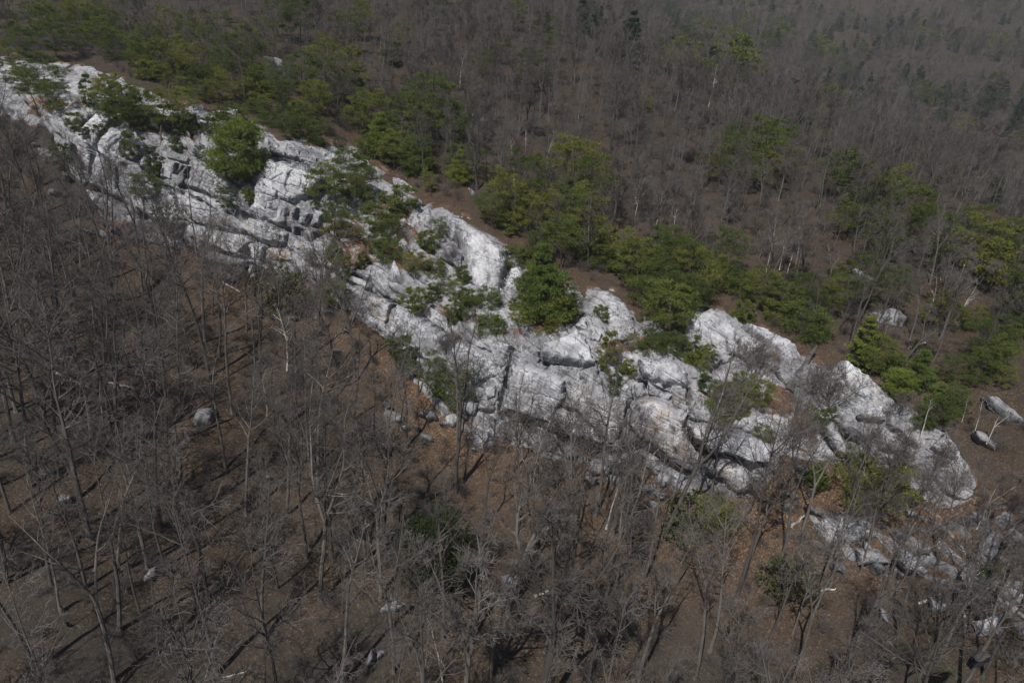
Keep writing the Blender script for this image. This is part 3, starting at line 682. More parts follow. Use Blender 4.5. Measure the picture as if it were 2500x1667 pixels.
 (SL, [(2060,868),(2090,886),(2120,913),(2188,973),(2173,997),(2165,989),(2124,978),(2083,963),(2062,930)], dict(steep=44, off=.3, bulge=.6, tint=1.08, speck=.5)),
 (FA, [(2192,981),(2233,1010),(2209,1060),(2168,1034),(2173,1000)], dict(steep=54, tint=.78)),
 (FA, [(2010,900),(2058,890),(2070,940),(2085,985),(2040,1010),(2000,960)], dict(steep=52, tint=.75)),
 (SL, [(2143,1050),(2166,1038),(2211,1075),(2267,1117),(2225,1130),(2157,1092)], dict(steep=50, tint=.86)),
 (SL, [(2270,1088),(2307,1049),(2345,1091),(2356,1125),(2337,1133),(2307,1118)], dict(steep=46, tint=.98)),
 (SL, [(2277,1158),(2344,1165),(2390,1203),(2359,1226),(2307,1208)], dict(steep=48, tint=.74)),
 (FA, [(2232,1130),(2270,1125),(2300,1150),(2275,1180),(2240,1160)], dict(steep=55, tint=.7)),
 (FA, [(2170,1110),(2225,1135),(2230,1170),(2190,1165)], dict(steep=58, tint=.7)),
]
for nm, poly, kw in BL:
    block(nm, poly, **kw)

# ------------------------------------------------------------------ loose rocks, each a thing of its own
def T(label, thick, group=None, cat='boulder'):
    d = dict(label=label, category=cat, thick=thick)
    if group: d['group'] = group
    return d
BO = [
 ('perched_boulder', [(1318,856),(1325,826),(1352,822),(1412,799),(1439,826),(1459,882),(1424,888),(1323,866)], dict(steep=46, off=2.7, rnd=.35, bulge=.7, tint=1.12, speck=.4, beds=.6), T('big pale boulder perched on the brink of the overhanging wall', 2.6)),
 ('round_boulder', [(1719,1138),(1738,1118),(1772,1113),(1825,1138),(1847,1172),(1836,1206),(1805,1210),(1760,1176),(1723,1158)], dict(steep=55, off=1.2, rnd=1.1, bulge=1.0, tint=1.06, stain=.35, speck=.4), T('round pale boulder wedged beneath the hanging slab beside the dark cave', 3.0)),
 ('leaning_boulder', [(1028,548),(1040,517),(1058,526),(1046,551),(1037,556)], dict(steep=50, off=.6, rnd=.4, bulge=.5, tint=1.05, beds=.2), T('small leaning white boulder left of the top of the long bare slab', 1.2)),
 ('rock_fin', [(1409,795),(1432,763),(1438,815),(1424,808)], dict(steep=62, off=.6, rnd=.3, tint=1.05), T('upright pointed rock fin standing behind the perched boulder', 1.2)),
 ('white_boulder', [(1740,926),(1752,898),(1789,902),(1816,925),(1812,941),(1760,946)], dict(steep=45, off=.9, rnd=.6, bulge=.5, tint=1.15, speck=.2, beds=.1), T('smooth white boulder with a low pine growing at its left side', 1.8)),
 ('round_stone', [(1500,873),(1504,864),(1513,862),(1521,869),(1518,884),(1508,890),(1501,884)], dict(steep=45, off=.5, rnd=.4, bulge=.4, tint=1.0), T('larger of the two round grey stones between the perched boulder and the domed slab', .9)),
 ('round_stone', [(1529,872),(1534,866),(1544,866),(1549,871),(1544,880),(1533,880)], dict(steep=40, off=.5, rnd=.3, bulge=.35, tint=1.02), T('smaller of the two round grey stones, nearest the domed slab', .7)),
 ('square_boulder', [(2093,992),(2109,976),(2162,988),(2164,1027),(2127,1026),(2091,1018)], dict(steep=55, off=1.0, rnd=.45, bulge=.35, tint=1.18, speck=.2, beds=.1), T('square bright white boulder at the right end of the cliff', 2.0)),
 ('leaning_slab', [(2012,1043),(2032,1027),(2074,1088),(2070,1122),(2038,1103)], dict(steep=58, off=1.1, rnd=.4, bulge=.3, tint=.86), T('long grey slab leaning down the gully left of the square white boulder', 1.3)),
 ('split_boulder', [(2038,1025),(2088,1023),(2137,1043),(2141,1062),(2100,1092),(2074,1068)], dict(steep=52, off=.9, rnd=.5, bulge=.5, tint=.74), T('shaded grey boulder just below the square white boulder', 1.8)),
 ('cleft_boulder', [(2108,1120),(2129,1102),(2170,1143),(2167,1159),(2129,1152)], dict(steep=55, off=.8, rnd=.4, tint=.82), T('narrow grey boulder above the wide low pine at the right foot', 1.5)),
 ('flat_slab', [(2380,1510),(2420,1496),(2454,1491),(2437,1532),(2391,1549)], dict(steep=34, off=.9, rnd=.3, bulge=.2, tint=.92), T('flat pale slab lying at the lower right edge of the forest', 1.2)),
 ('grey_boulder', [(2395,1552),(2437,1546),(2438,1586),(2400,1595)], dict(steep=50, off=.5, rnd=.4, tint=.7), T('grey boulder just under the flat pale slab', 1.4)),
 ('grey_boulder', [(2266,1450),(2321,1468),(2316,1496),(2268,1492)], dict(steep=48, off=.6, rnd=.5, tint=.66), T('blue-grey boulder left of the flat pale slab', 1.6)),
 ('grey_boulder', [(2140,1468),(2168,1494),(2173,1522),(2149,1513)], dict(steep=48, off=.5, rnd=.5, tint=.66), T('small grey boulder on orange leaves below the right hand ledges', 1.2)),
 ('grey_boulder', [(2225,1500),(2260,1510),(2268,1540),(2235,1545)], dict(steep=45, off=.5, rnd=.5, tint=.60), T('dull boulder between two trunks at the lower right', 1.2)),
 ('mossy_outcrop', [(1985,1280),(2047,1248),(2133,1266),(2151,1312),(2079,1330),(2012,1335)], dict(steep=52, off=.7, rnd=.5, tint=.80), T('broad grey outcrop just below the wide low pine', 2.2, cat='outcrop')),
 ('stepped_outcrop', [(2087,1337),(2151,1342),(2188,1379),(2151,1381),(2094,1384)], dict(steep=56, off=.9, rnd=.4, tint=.70), T('low grey outcrop with a dark overhang on the lower right slope', 1.8, cat='outcrop')),
 ('stepped_outcrop', [(2195,1330),(2240,1345),(2270,1395),(2258,1413),(2212,1400),(2186,1365)], dict(steep=56, off=1.0, rnd=.4, tint=.76), T('pale outcrop right of the dark overhang on the lower slope', 2.0, cat='outcrop')),
 ('grey_boulder', [(462,1030),(478,992),(520,985),(532,1010),(515,1032),(480,1040)], dict(steep=38, off=.5, rnd=.6, bulge=.5, tint=.46), T('dark grey boulder among the bare trunks left of centre', 1.6)),
 ('grey_boulder', [(886,1618),(905,1582),(917,1592),(910,1622),(893,1632)], dict(steep=42, off=.5, rnd=.5, bulge=.5, tint=.5), T('left half of a split grey boulder near the bottom edge', 1.3)),
 ('grey_boulder', [(917,1585),(940,1580),(951,1590),(930,1608),(915,1615)], dict(steep=38, off=.45, rnd=.5, bulge=.4, tint=.48), T('right half of the split grey boulder near the bottom edge', 1.2)),
 ('grey_boulder', [(920,1490),(940,1468),(975,1462),(992,1478),(970,1492),(935,1500)], dict(steep=36, off=.4, rnd=.5, bulge=.4, tint=.55), T('flat grey boulder behind a leaning dark trunk, left of the round juniper', 1.2)),
 ('grey_boulder', [(345,1412),(362,1383),(385,1375),(388,1395),(370,1420),(350,1425)], dict(steep=38, off=.4, rnd=.5, tint=.48), T('dull rounded boulder low among trunks at the lower left', 1.2)),
 ('grey_boulder', [(1540,1445),(1548,1428),(1562,1430),(1560,1455),(1548,1460)], dict(steep=42, off=.45, rnd=.4, tint=.62), T('upright grey stone right of the gnarled oak', 1.0)),
 ('grey_boulder', [(1225,1405),(1250,1395),(1262,1408),(1250,1428),(1228,1425)], dict(steep=40, off=.4, rnd=.5, tint=.60), T('grey stone between the round juniper and the gnarled oak', 1.1)),
 ('grey_boulder', [(125,1220),(150,1200),(178,1206),(172,1228),(140,1234)], dict(steep=34, off=.3, rnd=.5, tint=.58), T('lichen-grey flat stone far left on the leaf slope', 1.0)),
 ('grey_boulder', [(638,1165),(648,1158),(664,1160),(662,1172),(645,1174)], dict(steep=34, off=.35, rnd=.3, tint=.5), T('small grey stone under trees below the cliff, left of centre', .8)),
 ('grey_boulder', [(340,870),(352,852),(372,860),(368,884),(350,890)], dict(steep=40, off=.4, rnd=.4, tint=.5), T('grey stone in the leaves below the left end of the cliff', 1.0)),
 ('rubble_block', [(1115,985),(1150,972),(1172,985),(1160,1015),(1125,1010)], dict(steep=48, off=.6, rnd=.4, tint=.78), T('angular fallen block left of the foot of the overhanging wall', 1.5)),
 ('rubble_block', [(1085,1010),(1108,1000),(1125,1022),(1105,1045),(1082,1035)], dict(steep=46, off=.5, rnd=.4, tint=.82), T('pale fallen block lower left of the overhanging wall', 1.2)),
 ('rubble_block', [(1222,1035),(1252,1028),(1270,1050),(1248,1068),(1225,1060)], dict(steep=50, off=.5, rnd=.35, tint=.85, stain=.9), T('ochre stained block in the shade under the overhanging wall', 1.3)),
 ('rubble_block', [(1435,1135),(1475,1122),(1500,1145),(1480,1165),(1440,1158)], dict(steep=46, off=.6, rnd=.4, tint=.74, stain=.3), T('reddish grey block fallen below the middle of the overhanging wall', 1.5)),
 ('rubble_block', [(1600,1150),(1640,1140),(1652,1170),(1625,1190),(1598,1180)], dict(steep=44, off=.5, rnd=.4, tint=.72), T('grey block fallen below the cave', 1.4)),
 ('rubble_block', [(1150,905+150),(1195,1050),(1215,1085),(1180,1105),(1152,1085)], dict(steep=46, off=.5, rnd=.4, tint=.70), T('mossy block beneath the left corner of the overhanging wall', 1.5)),
 ('rubble_block', [(1140,455),(1158,462),(1165,478),(1150,480)], dict(steep=40, off=.4, rnd=.3, tint=.75), T('grey stone beside the top of the long bare slab', .8)),
]
BO += [
 ('rock_outcrop', [(640,128),(690,140),(705,175),(692,232),(668,225),(650,180)], dict(steep=35, off=.3, rnd=.5, tint=.55), T('grey rock slab showing among trees well behind the bedded cap', 1.5, cat='outcrop')),
 ('rock_outcrop', [(862,233),(885,230),(905,240),(897,254),(866,254)], dict(steep=35, off=.4, rnd=.4, tint=.8), T('small pale outcrop behind the pines right of the bedded cap', 1.2, cat='outcrop')),
 ('rock_outcrop', [(1140,275),(1165,268),(1200,290),(1190,305),(1150,300)], dict(steep=45, off=.5, rnd=.4, tint=.5), T('dark grey outcrop in the bare wood, upper centre', 1.5, cat='outcrop')),
 ('rock_outcrop', [(2070,655),(2100,650),(2165,690),(2140,700),(2090,690)], dict(steep=38, off=.4, rnd=.4, tint=.6), T('long grey slab among pines at the middle right', 1.3, cat='outcrop')),
 ('rock_outcrop', [(2130,755),(2190,745),(2225,770),(2210,800),(2150,795)], dict(steep=45, off=.5, rnd=.4, tint=.5), T('broken grey outcrop under the right hand pines', 1.5, cat='outcrop')),
 ('rock_outcrop', [(2400,950),(2440,965),(2500,1015),(2520,1050),(2470,1030),(2420,990)], dict(steep=40, off=.4, rnd=.4, tint=.62), T('sloping grey slab cut by the right edge of the photo', 1.4, cat='outcrop')),
 ('rock_outcrop', [(2370,1045),(2400,1050),(2445,1085),(2430,1100),(2385,1075)], dict(steep=50, off=.6, rnd=.35, tint=.58), T('stepped grey outcrop behind the leaning pale birch', 1.5, cat='outcrop')),
 ('rock_outcrop', [(2380,1330),(2420,1290),(2450,1300),(2430,1370),(2395,1390)], dict(steep=52, off=.6, rnd=.5, tint=.62), T('upright grey outcrop at the lower right edge of the wood', 1.6, cat='outcrop')),
 ('rock_outcrop', [(2330,1440),(2400,1430),(2440,1470),(2390,1490),(2340,1480)], dict(steep=52, off=.6, rnd=.5, tint=.45), T('dark shaded outcrop just above the flat pale slab', 1.6, cat='outcrop')),
 ('rock_outcrop', [(1620,1130),(1690,1165),(1720,1210),(1690,1230),(1640,1185)], dict(steep=40, off=.4, rnd=.4, tint=.9), T('pale sloping slab at the very foot of the wall below the cave', 1.3, cat='outcrop')),
]
rt = np.random.default_rng(21)
# (region, how many, size in px, phrase)
TAL = [([(1985,1240),(2180,1200),(2330,1260),(2330,1420),(2120,1440),(1990,1370)], 9, (12, 30), 'on the lower right talus'),
       ([(2200,1430),(2480,1330),(2490,1610),(2300,1600)], 7, (12, 28), 'in the bottom right corner'),
       ([(1830,1170),(1960,1120),(2060,1170),(2030,1260),(1880,1280)], 12, (8, 24), 'in the rubbly gully right of the round boulder'),
       ([(1240,1060),(1480,1125),(1680,1205),(1640,1240),(1400,1180),(1230,1110)], 13, (10, 30), 'in the rubble under the overhanging wall'),
       ([(1000,960),(1180,1060),(1160,1120),(1000,1060),(930,980)], 9, (10, 32), 'in the rubble left of the overhanging wall'),
       ([(560,670),(800,740),(900,830),(880,900),(700,800),(560,720)], 9, (8, 24), 'at the foot of the long pale band'),
       ([(60,300),(220,500),(300,620),(220,640),(100,480)], 7, (10, 26), 'at the foot of the left wall'),
       ([(40,1180),(900,1180),(900,1640),(40,1640)], 6, (6, 16), 'on the leaf slope at the lower left'),
       ([(1050,1230),(1900,1280),(1900,1640),(1050,1640)], 5, (6, 16), 'on the leaf slope at the bottom centre'),
       ([(250,780),(700,800),(760,1080),(250,1080)], 5, (6, 16), 'on the leaf slope below the left wall')]
ORDS = ['first','second','third','fourth','fifth','sixth','seventh','eighth','ninth','tenth','eleventh','twelfth','thirteenth','fourteenth']
for reg, n, (a0, a1), ph in TAL:
    ra = np.array(reg, float); pts = []
    while len(pts) < n:
        x, y = rt.uniform(ra[:, 0].min(), ra[:, 0].max()), rt.uniform(ra[:, 1].min(), ra[:, 1].max())
        if in_poly(np.array([x]), np.array([y]), reg)[0] and all(math.hypot(x - p[0], y - p[1]) > a1 * .9 for p in pts): pts.append((x, y))
        elif rt.random() < .02: a1 *= .97
    pts.sort()
    for i, (x, y) in enumerate(pts):
        s_ = rt.uniform(a0, a1); k = int(rt.integers(5, 8)); a = np.sort(rt.random(k) * 2 * math.pi / k * .7 + np.arange(k) * 2 * math.pi / k); ro = rt.random() * 1.5
        poly = [(x + s_ * (.75 + .4 * rt.random()) * math.cos(q), y + s_ * .62 * (.75 + .4 * rt.random()) * math.sin(q) + .25 * s_ * math.cos(q)) for q in a]
        big = 'large' if s_ > (a0 + a1) * .58 else 'small'
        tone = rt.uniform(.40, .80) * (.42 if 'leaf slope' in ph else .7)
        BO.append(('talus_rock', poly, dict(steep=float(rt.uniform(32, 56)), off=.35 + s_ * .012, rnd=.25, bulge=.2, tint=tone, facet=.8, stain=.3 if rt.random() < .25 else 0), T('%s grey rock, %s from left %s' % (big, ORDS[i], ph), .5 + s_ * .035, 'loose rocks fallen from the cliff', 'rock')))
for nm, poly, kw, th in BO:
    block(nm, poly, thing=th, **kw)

# ------------------------------------------------------------------ trees: one of each kind is grown here
def frusta(p0, p1, r0, r1, k):
    d = p1 - p0; L = np.linalg.norm(d, axis=1, keepdims=True); d = d / np.maximum(L, 1e-6)
    h = np.where(np.abs(d[:, 2:3]) > 0.9, np.array([[1.0, 0, 0]]), np.array([[0, 0, 1.0]]))
    u = np.cross(d, h); u /= np.linalg.norm(u, axis=1, keepdims=True); v = np.cross(d, u)
    a = np.arange(k) * 2 * math.pi / k
    ring = np.cos(a)[None, :, None] * u[:, None] + np.sin(a)[None, :, None] * v[:, None]
    A = p0[:, None] + ring * r0[:, None, None]; B = p1[:, None] + ring * r1[:, None, None]
    V = np.concatenate([A, B], 1).reshape(-1, 3)
    b = (np.arange(len(p0)) * 2 * k)[:, None]; i = np.arange(k); j = (i + 1) % k
    F = np.stack([b + i, b + j, b + k + j, b + k + i], -1).reshape(-1, 4)
    return V, F
class Geo:
    def __init__(s): s.V, s.Q, s.T, s.n = [], [], [], 0
    def quads(s, V, F): s.V.append(V); s.Q.append(F + s.n); s.n += len(V)
    def tris(s, V, F): s.V.append(V); s.T.append(F + s.n); s.n += len(V)
    def mesh(s, name, mat, smooth=False):
        V = np.concatenate(s.V); fs = []
        if s.Q: fs.append(np.concatenate(s.Q))
        if s.T: fs.append(np.concatenate(s.T))
        return mesh_np(name, V, fs, mat, smooth)
def unit(v): return v / np.maximum(np.linalg.norm(v, axis=-1, keepdims=True), 1e-9)
def rot_out(d, ang, az):
    h = np.where(np.abs(d[:, 2:3]) > 0.95, np.array([[1.0, 0, 0]]), np.array([[0, 0, 1.0]]))
    u = unit(np.cross(d, h)); v = np.cross(d, u)
    return unit(d * np.cos(ang)[:, None] + (u * np.cos(az)[:, None] + v * np.sin(az)[:, None]) * np.sin(ang)[:, None])
def grow(r, p, d, L, r0, nseg, wander, lift, tip=0.35):
    """branches as arrays: returns points (n, nseg+1, 3), radii"""
    n = len(p); pts = [p]; cur = p; dr = d
    for k in range(nseg):
        dr = unit(dr + r.normal(size=(n, 3)) * wander + np.array([0, 0, 1.0]) * np.asarray(lift).reshape(-1, 1))
        cur = cur + dr * (L / nseg)[:, None]; pts.append(cur)
    P = np.stack(pts, 1); t = np.linspace(0, 1, nseg + 1)
    Rr = r0[:, None] * (1 - (1 - tip) * t[None])
    return P, Rr
def segs(P, Rr, k):
    a = P[:, :-1].reshape(-1, 3); b = P[:, 1:].reshape(-1, 3)
    return frusta(a, b, Rr[:, :-1].ravel(), Rr[:, 1:].ravel(), k)
def children(r, P, Rr, L, m, tmin, ang, lenf, radf, tpow=1.0):
    n, ns = P.shape[0], P.shape[1] - 1
    t = tmin + (1 - tmin) * r.random((n, m)) ** tpow
    x = t * ns; i = np.minimum(x.astype(int), ns - 1); fr = x - i
    ii = np.arange(n)[:, None]
    p = P[ii, i] * (1 - fr[..., None]) + P[ii, i + 1] * fr[..., None]
    d = unit(P[ii, i + 1] - P[ii, i]); rr = Rr[ii, i] * (1 - fr) + Rr[ii, i + 1] * fr
    a = np.radians(ang[0] + (ang[1] - ang[0]) * r.random(n * m))
    dd = rot_out(d.reshape(-1, 3), a, r.random(n * m) * 6.283)
    LL = (L[:, None] * (lenf[0] + (lenf[1] - lenf[0]) * r.random((n, m))) * (1.15 - 0.55 * t)).ravel()
    return p.reshape(-1, 3), dd, LL, (rr * radf).ravel()

def bare_tree(seed, H, forks=0, spread=1.0, lean=0.05, dens=1.0, twigr=0.010, low=0.38, girth=1.0, tw=(6, 5, 3)):
    r = np.random.default_rng(seed); tr, cr = Geo(), Geo()
    one = np.zeros((1, 3)); d0 = unit(np.array([[r.normal() * lean, r.normal() * lean, 1.0]]))
    R0_ = 0.0125 * H * girth
    if forks:
        P, Rr = grow(r, one - d0 * .4, d0, np.array([H * .46]), np.array([R0_ * 1.1]), 6, .035, .02, .8)
        tr.quads(*segs(P, Rr, 7))
        n = forks
        dd = rot_out(np.repeat(unit(P[:, -1] - P[:, -2]), n, 0), np.radians(9 + 17 * r.random(n)) * spread, np.arange(n) * 6.283 / n + r.random() * 6)
        P0, R1 = grow(r, np.repeat(P[:, -1], n, 0), dd, H * (.48 + .12 * r.random(n)), np.full(n, R0_ * .68), 8, .08, .05, .22)
        L0 = np.full(n, H * .55)
        m1 = int(9 * dens)
    else:
        P0, R1 = grow(r, one - d0 * .4, d0, np.array([H * .95]), np.array([R0_]), 13, .035, .03, .14); L0 = np.array([H]); m1 = int(17 * dens)
    tr.quads(*segs(P0, R1, 7))
    # root flare
    tr.quads(*frusta(one - np.array([[0, 0, .5]]), one + d0 * .5, np.array([R0_ * 1.9]), np.array([R0_ * 1.05]), 7))
    p, d, L, q = children(r, P0, R1, L0, m1, low if not forks else .12, (28, 62), (.20, .40), .62)
    P1, Q1 = grow(r, p, d, L * spread, np.maximum(q, .018), 5, .13, .07, .3); tr.quads(*segs(P1, Q1, 5))
    p, d, L, q = children(r, P1, Q1, L, tw[0], .2, (25, 60), (.35, .6), .6)
    P2, Q2 = grow(r, p, d, L, np.maximum(q, .013), 4, .17, .06, .4); cr.quads(*segs(P2, Q2, 3))
    p, d, L, q = children(r, P2, Q2, L, tw[1], .15, (25, 60), (.4, .7), .7)
    P3, Q3 = grow(r, p, d, np.maximum(L, .35), np.maximum(q, twigr * 1.1), 3, .2, .05, .5); cr.quads(*segs(P3, Q3, 3))
    p, d, L, q = children(r, P3, Q3, L, tw[2], .2, (25, 55), (.4, .8), .8)
    P4, Q4 = grow(r, p, d, np.maximum(L, .25), np.full(len(p), twigr), 2, .2, .05, .5); cr.quads(*segs(P4, Q4, 3))
    return tr, cr

def blades(r, c, d, L, w):
    """needle sprays: one narrow leaf-sized face each"""
    n = len(c); s = unit(np.cross(d, r.normal(size=(n, 3))))
    V = np.stack([c - s * w[:, None], c + s * w[:, None], c + d * L[:, None]], 1).reshape(-1, 3)
    return V, np.arange(3 * n).reshape(-1, 3)
def tufts(g, r, c, axis, nb, L, w, up=0.5):
    n = len(c)
    d = unit(r.normal(size=(n, nb, 3)) + np.array([0, 0, up]) + axis[:, None] * 0.8).reshape(-1, 3)
    cc = np.repeat(c, nb, 0) + r.normal(size=(n * nb, 3)) * L * 0.18
    g.tris(*blades(r, cc, d, L * (.7 + .6 * r.random(n * nb)), w * (.7 + .6 * r.random(n * nb))))

def pine(seed, H, width, cb=0.25, nbr=34, sub=5, nt=10, shape='flat', L=.26, w=.027, nb=8, lean=.05, flat=.085, crook=.05):
    r = np.random.default_rng(seed); tr, cr = Geo(), Geo()
    d0 = unit(np.array([[r.normal() * lean, r.normal() * lean, 1.0]]))
    P0, R0_ = grow(r, np.zeros((1, 3)) - d0 * .4, d0, np.array([H * .97 + .4]), np.array([.016 * H + .02]), 10, crook, .06, .15)
    tr.quads(*segs(P0, R0_, 7))
    nl = max(4, int(nbr / 4.6)); lev = np.sort(np.arange(nbr) % nl)
    t = np.clip(cb + (1 - cb) * ((lev + .35 + .25 * r.normal(size=nbr) * .5) / nl), 0.02, .985)
    x = t * 10; i = np.minimum(x.astype(int), 9); f = (x - i)[:, None]
    p = P0[0, i] * (1 - f) + P0[0, i + 1] * f
    s = (t - cb) / (1 - cb)
    if shape == 'flat': prof = np.where(s < .45, .55 + 1.0 * s, 1.0 - 0.62 * ((s - .45) / .55) ** 1.6)
    elif shape == 'cone': prof = np.where(s < .15, .75 + 1.6 * s, 1.0 * (1 - .9 * (s - .15) / .85))
    elif shape == 'oval': prof = np.sqrt(np.clip(1 - ((s - .42) / .62) ** 2, .03, 1))
    else: prof = 1 - .4 * s
    L1 = width / 2 * prof * (.6 + .5 * r.random(nbr))
    az = np.arange(nbr) * 2.399 + r.random(nbr) * .7
    el = {'flat': .12, 'cone': .02, 'oval': .35, 'wide': .18}[shape] + r.normal(size=nbr) * .14 + .5 * s ** 3
    d = np.stack([np.cos(az) * np.cos(el), np.sin(az) * np.cos(el), np.sin(el)], 1)
    P1, Q1 = grow(r, p, d, L1, np.maximum(.0055 * H * (1.1 - s), .014), 4, .10, .03, .35)
    tr.quads(*segs(P1, Q1, 4))
    # a few dead stubs below the crown
    nd = 7; td = .1 * 10 + r.random(nd) * max(cb * 10, 1.2); ii = np.minimum(td.astype(int), 9)
    ad = r.random(nd) * 6.28; dd = np.stack([np.cos(ad), np.sin(ad), -.1 + 0 * ad], 1)
    PD, QD = grow(r, P0[0, ii], dd, width * (.12 + .2 * r.random(nd)), np.full(nd, .015), 3, .2, 0, .3); tr.quads(*segs(PD, QD, 3))
    p2, d2, L2, q2 = children(r, P1, Q1, L1, sub, .30, (25, 60), (.35, .62), .6)
    d2[:, 2] = d2[:, 2] * .35 + .08; d2 = unit(d2)
    P2, Q2 = grow(r, p2, d2, np.maximum(L2, .25), np.maximum(q2, .010), 2, .1, .05, .4); tr.quads(*segs(P2, Q2, 3))
    ends = np.concatenate([P2[:, -1], P1[:, -1]]); dirs = np.concatenate([unit(P2[:, -1] - P2[:, -2]), unit(P1[:, -1] - P1[:, -2])])
    rad = np.concatenate([np.maximum(L2, .25), np.maximum(L1 * .4, .25)])
    n = len(ends)
    off = r.normal(size=(n, nt, 3)) * np.array([.42, .42, flat]) * rad[:, None, None]
    c = (ends[:, None] + off - dirs[:, None] * rad[:, None, None] * .25 * r.random((n, nt, 1))).reshape(-1, 3)
    tufts(cr, r, c, np.repeat(dirs, nt, 0), nb, L, w)
    return tr, cr

def round_bush(seed, H, width, n=1500, nb=9, L=.22, w=.04, dens=1.0, multi=5):
    r = np.random.default_rng(seed); tr, cr = Geo(), Geo()
    az = r.random(multi) * 6.28; el = .9 + .5 * r.random(multi)
    d = np.stack([np.cos(az) * np.cos(el), np.sin(az) * np.cos(el), np.sin(el)], 1)
    P, Q = grow(r, np.zeros((multi, 3)) - np.array([0, 0, .2]), d, np.full(multi, H * .8), np.full(multi, .02 * H), 5, .12, .03, .3); tr.quads(*segs(P, Q, 5))
    p, d, L1, q = children(r, P, Q, np.full(multi, H * .7), 9, .2, (25, 60), (.3, .6), .6)
    P1, Q1 = grow(r, p, d, L1, np.maximum(q, .012), 3, .15, .05, .4); tr.quads(*segs(P1, Q1, 3))
    u = unit(r.normal(size=(n, 3))); rad = (.55 + .45 * r.random(n)) * (1 + .22 * noise3(u * 2.2 + seed))
    c = u * rad[:, None] * np.array([width / 2, width / 2, H * .5]) + np.array([0, 0, H * .55])
    k = noise3(c / (width * .16) + seed) > -.12 * dens
    c = c[k & (c[:, 2] > .1)]
    tufts(cr, r, c, unit(c - np.array([0, 0, H * .4])), nb, L, w, .4)
    return tr, cr

def bush(seed, H, width, stems=9, twigr=.008):
    r = np.random.default_rng(seed); g = Geo()
    az = r.random(stems) * 6.28; el = .75 + .7 * r.random(stems)
    d = np.stack([np.cos(az) * np.cos(el), np.sin(az) * np.cos(el), np.sin(el)], 1)
    P, Q = grow(r, r.normal(size=(stems, 3)) * np.array([.15, .15, 0]) - np.array([0, 0, .15]), d, H * (.6 + .4 * r.random(stems)), np.full(stems, .018 + .004 * H), 5, .12, .05, .3); g.quads(*segs(P, Q, 4))
    L = np.full(stems, H)
    p, d, L, q = children(r, P, Q, L, 7, .2, (25, 55), (.25, .5), .55)
    P1, Q1 = grow(r, p, d, L, np.maximum(q, .010), 3, .17, .06, .4); g.quads(*segs(P1, Q1, 3))
    h = Geo()
    p, d, L, q = children(r, P1, Q1, L, 4, .15, (25, 55), (.4, .7), .7)
    P2, Q2 = grow(r, p, d, np.maximum(L, .25), np.full(len(p), twigr * 1.15), 2, .2, .06, .5); h.quads(*segs(P2, Q2, 3))
    p, d, L, q = children(r, P2, Q2, L, 3, .2, (25, 55), (.5, .8), .7)
    P2, Q2 = grow(r, p, d, np.maximum(L, .2), np.full(len(p), twigr), 1, .2, .06, .5); h.quads(*segs(P2, Q2, 3))
    return g, h

def snag(seed, H, dens=1.0):
    r = np.random.default_rng(seed); g, h = Geo(), Geo()
    d0 = unit(np.array([[r.normal() * .05, r.normal() * .05, 1]]))
    P, Q = grow(r, np.zeros((1, 3)) - d0 * .4, d0, np.array([H]), np.array([.014 * H]), 10, .07, .03, .2); g.quads(*segs(P, Q, 6))
    p, d, L, q = children(r, P, Q, np.array([H]), int(8 * dens), .4, (25, 55), (.18, .35), .6)
    P, Q = grow(r, p, d, L, np.maximum(q, .02), 4, .18, .06, .35); g.quads(*segs(P, Q, 4))
    p, d, L, q = children(r, P, Q, L, 4, .2, (25, 55), (.4, .6), .7)
    P, Q = grow(r, p, d, L, np.maximum(q, .014), 3, .2, .05, .5); h.quads(*segs(P, Q, 3))
    return g, h

KIND = {}
def kind(key, name, geos, mats, H):
    tr, cr = geos
    KIND[key] = (name, tr.mesh(name + "_trunk", mats[0]), cr.mesh(name + "_crown", mats[1]), H)
for i in range(7): kind('t%d' % i, 'bare_tree', bare_tree(100 + i, 16, 0, .8, .05, .8, .009, .5, .82, (6, 4, 2)), (MAT['bark'], MAT['twig']), 16)
for i in range(6): kind('f%d' % i, 'bare_tree', bare_tree(200 + i, 15, 2 + i % 2, .85, .07, .85, .009, .4, .72, (6, 4, 2)), (MAT['bark'], MAT['twig']), 15)
for i in range(3): kind('r%d' % i, 'bare_tree', bare_tree(300 + i, 9, (0, 2, 3)[i], 1.1, .10, .8, .011, .3, 1.1), (MAT['bark'], MAT['twig']), 9)
for i in range(4): kind('s%d' % i, 'bare_tree', bare_tree(400 + i, 10, 0, .7, .08, .6, .009, .35, .62, (5, 4, 2)), (MAT['bark'], MAT['twig']), 10)
kind('oak', 'bare_tree', bare_tree(500, 13, 3, 1.5, .16, 1.1, .011, .3, 1.9), (MAT['bark'], MAT['twig']), 13)
for i in range(2): kind('b%d' % i, 'pale_tree', bare_tree(600 + i, 10, 2 * i, .7, .08, .6, .010, .45, .8), (MAT['pale'], MAT['twig']), 10)
for i in range(3): kind('x%d' % i, 'dead_tree', snag(700 + i, 10), (MAT['pale'], MAT['pale']), 10)
for i in range(4): kind('A%d' % i, 'pine_tree', pine(800 + i, 9, 8.2, (.30, .22, .38, .16)[i], (26, 30, 23, 31)[i], 5, 14, 'flat'), (MAT['pinebark'], MAT['needle']), 9)
for i in range(2): kind('U%d' % i, 'pine_tree', pine(820 + i, 8, 8.0, (.5, .42)[i], 20, 5, 15, 'flat', lean=.16, crook=.1), (MAT['pinebark'], MAT['needle']), 8)
for i in range(2): kind('W%d' % i, 'white_pine', pine(840 + i, 8, 6.4, .08, (54, 46)[i], 5, (17, 13)[i], ('oval', 'cone')[i], .34, .028, 10, .03, .2), (MAT['pinebark'], MAT['lush']), 8)
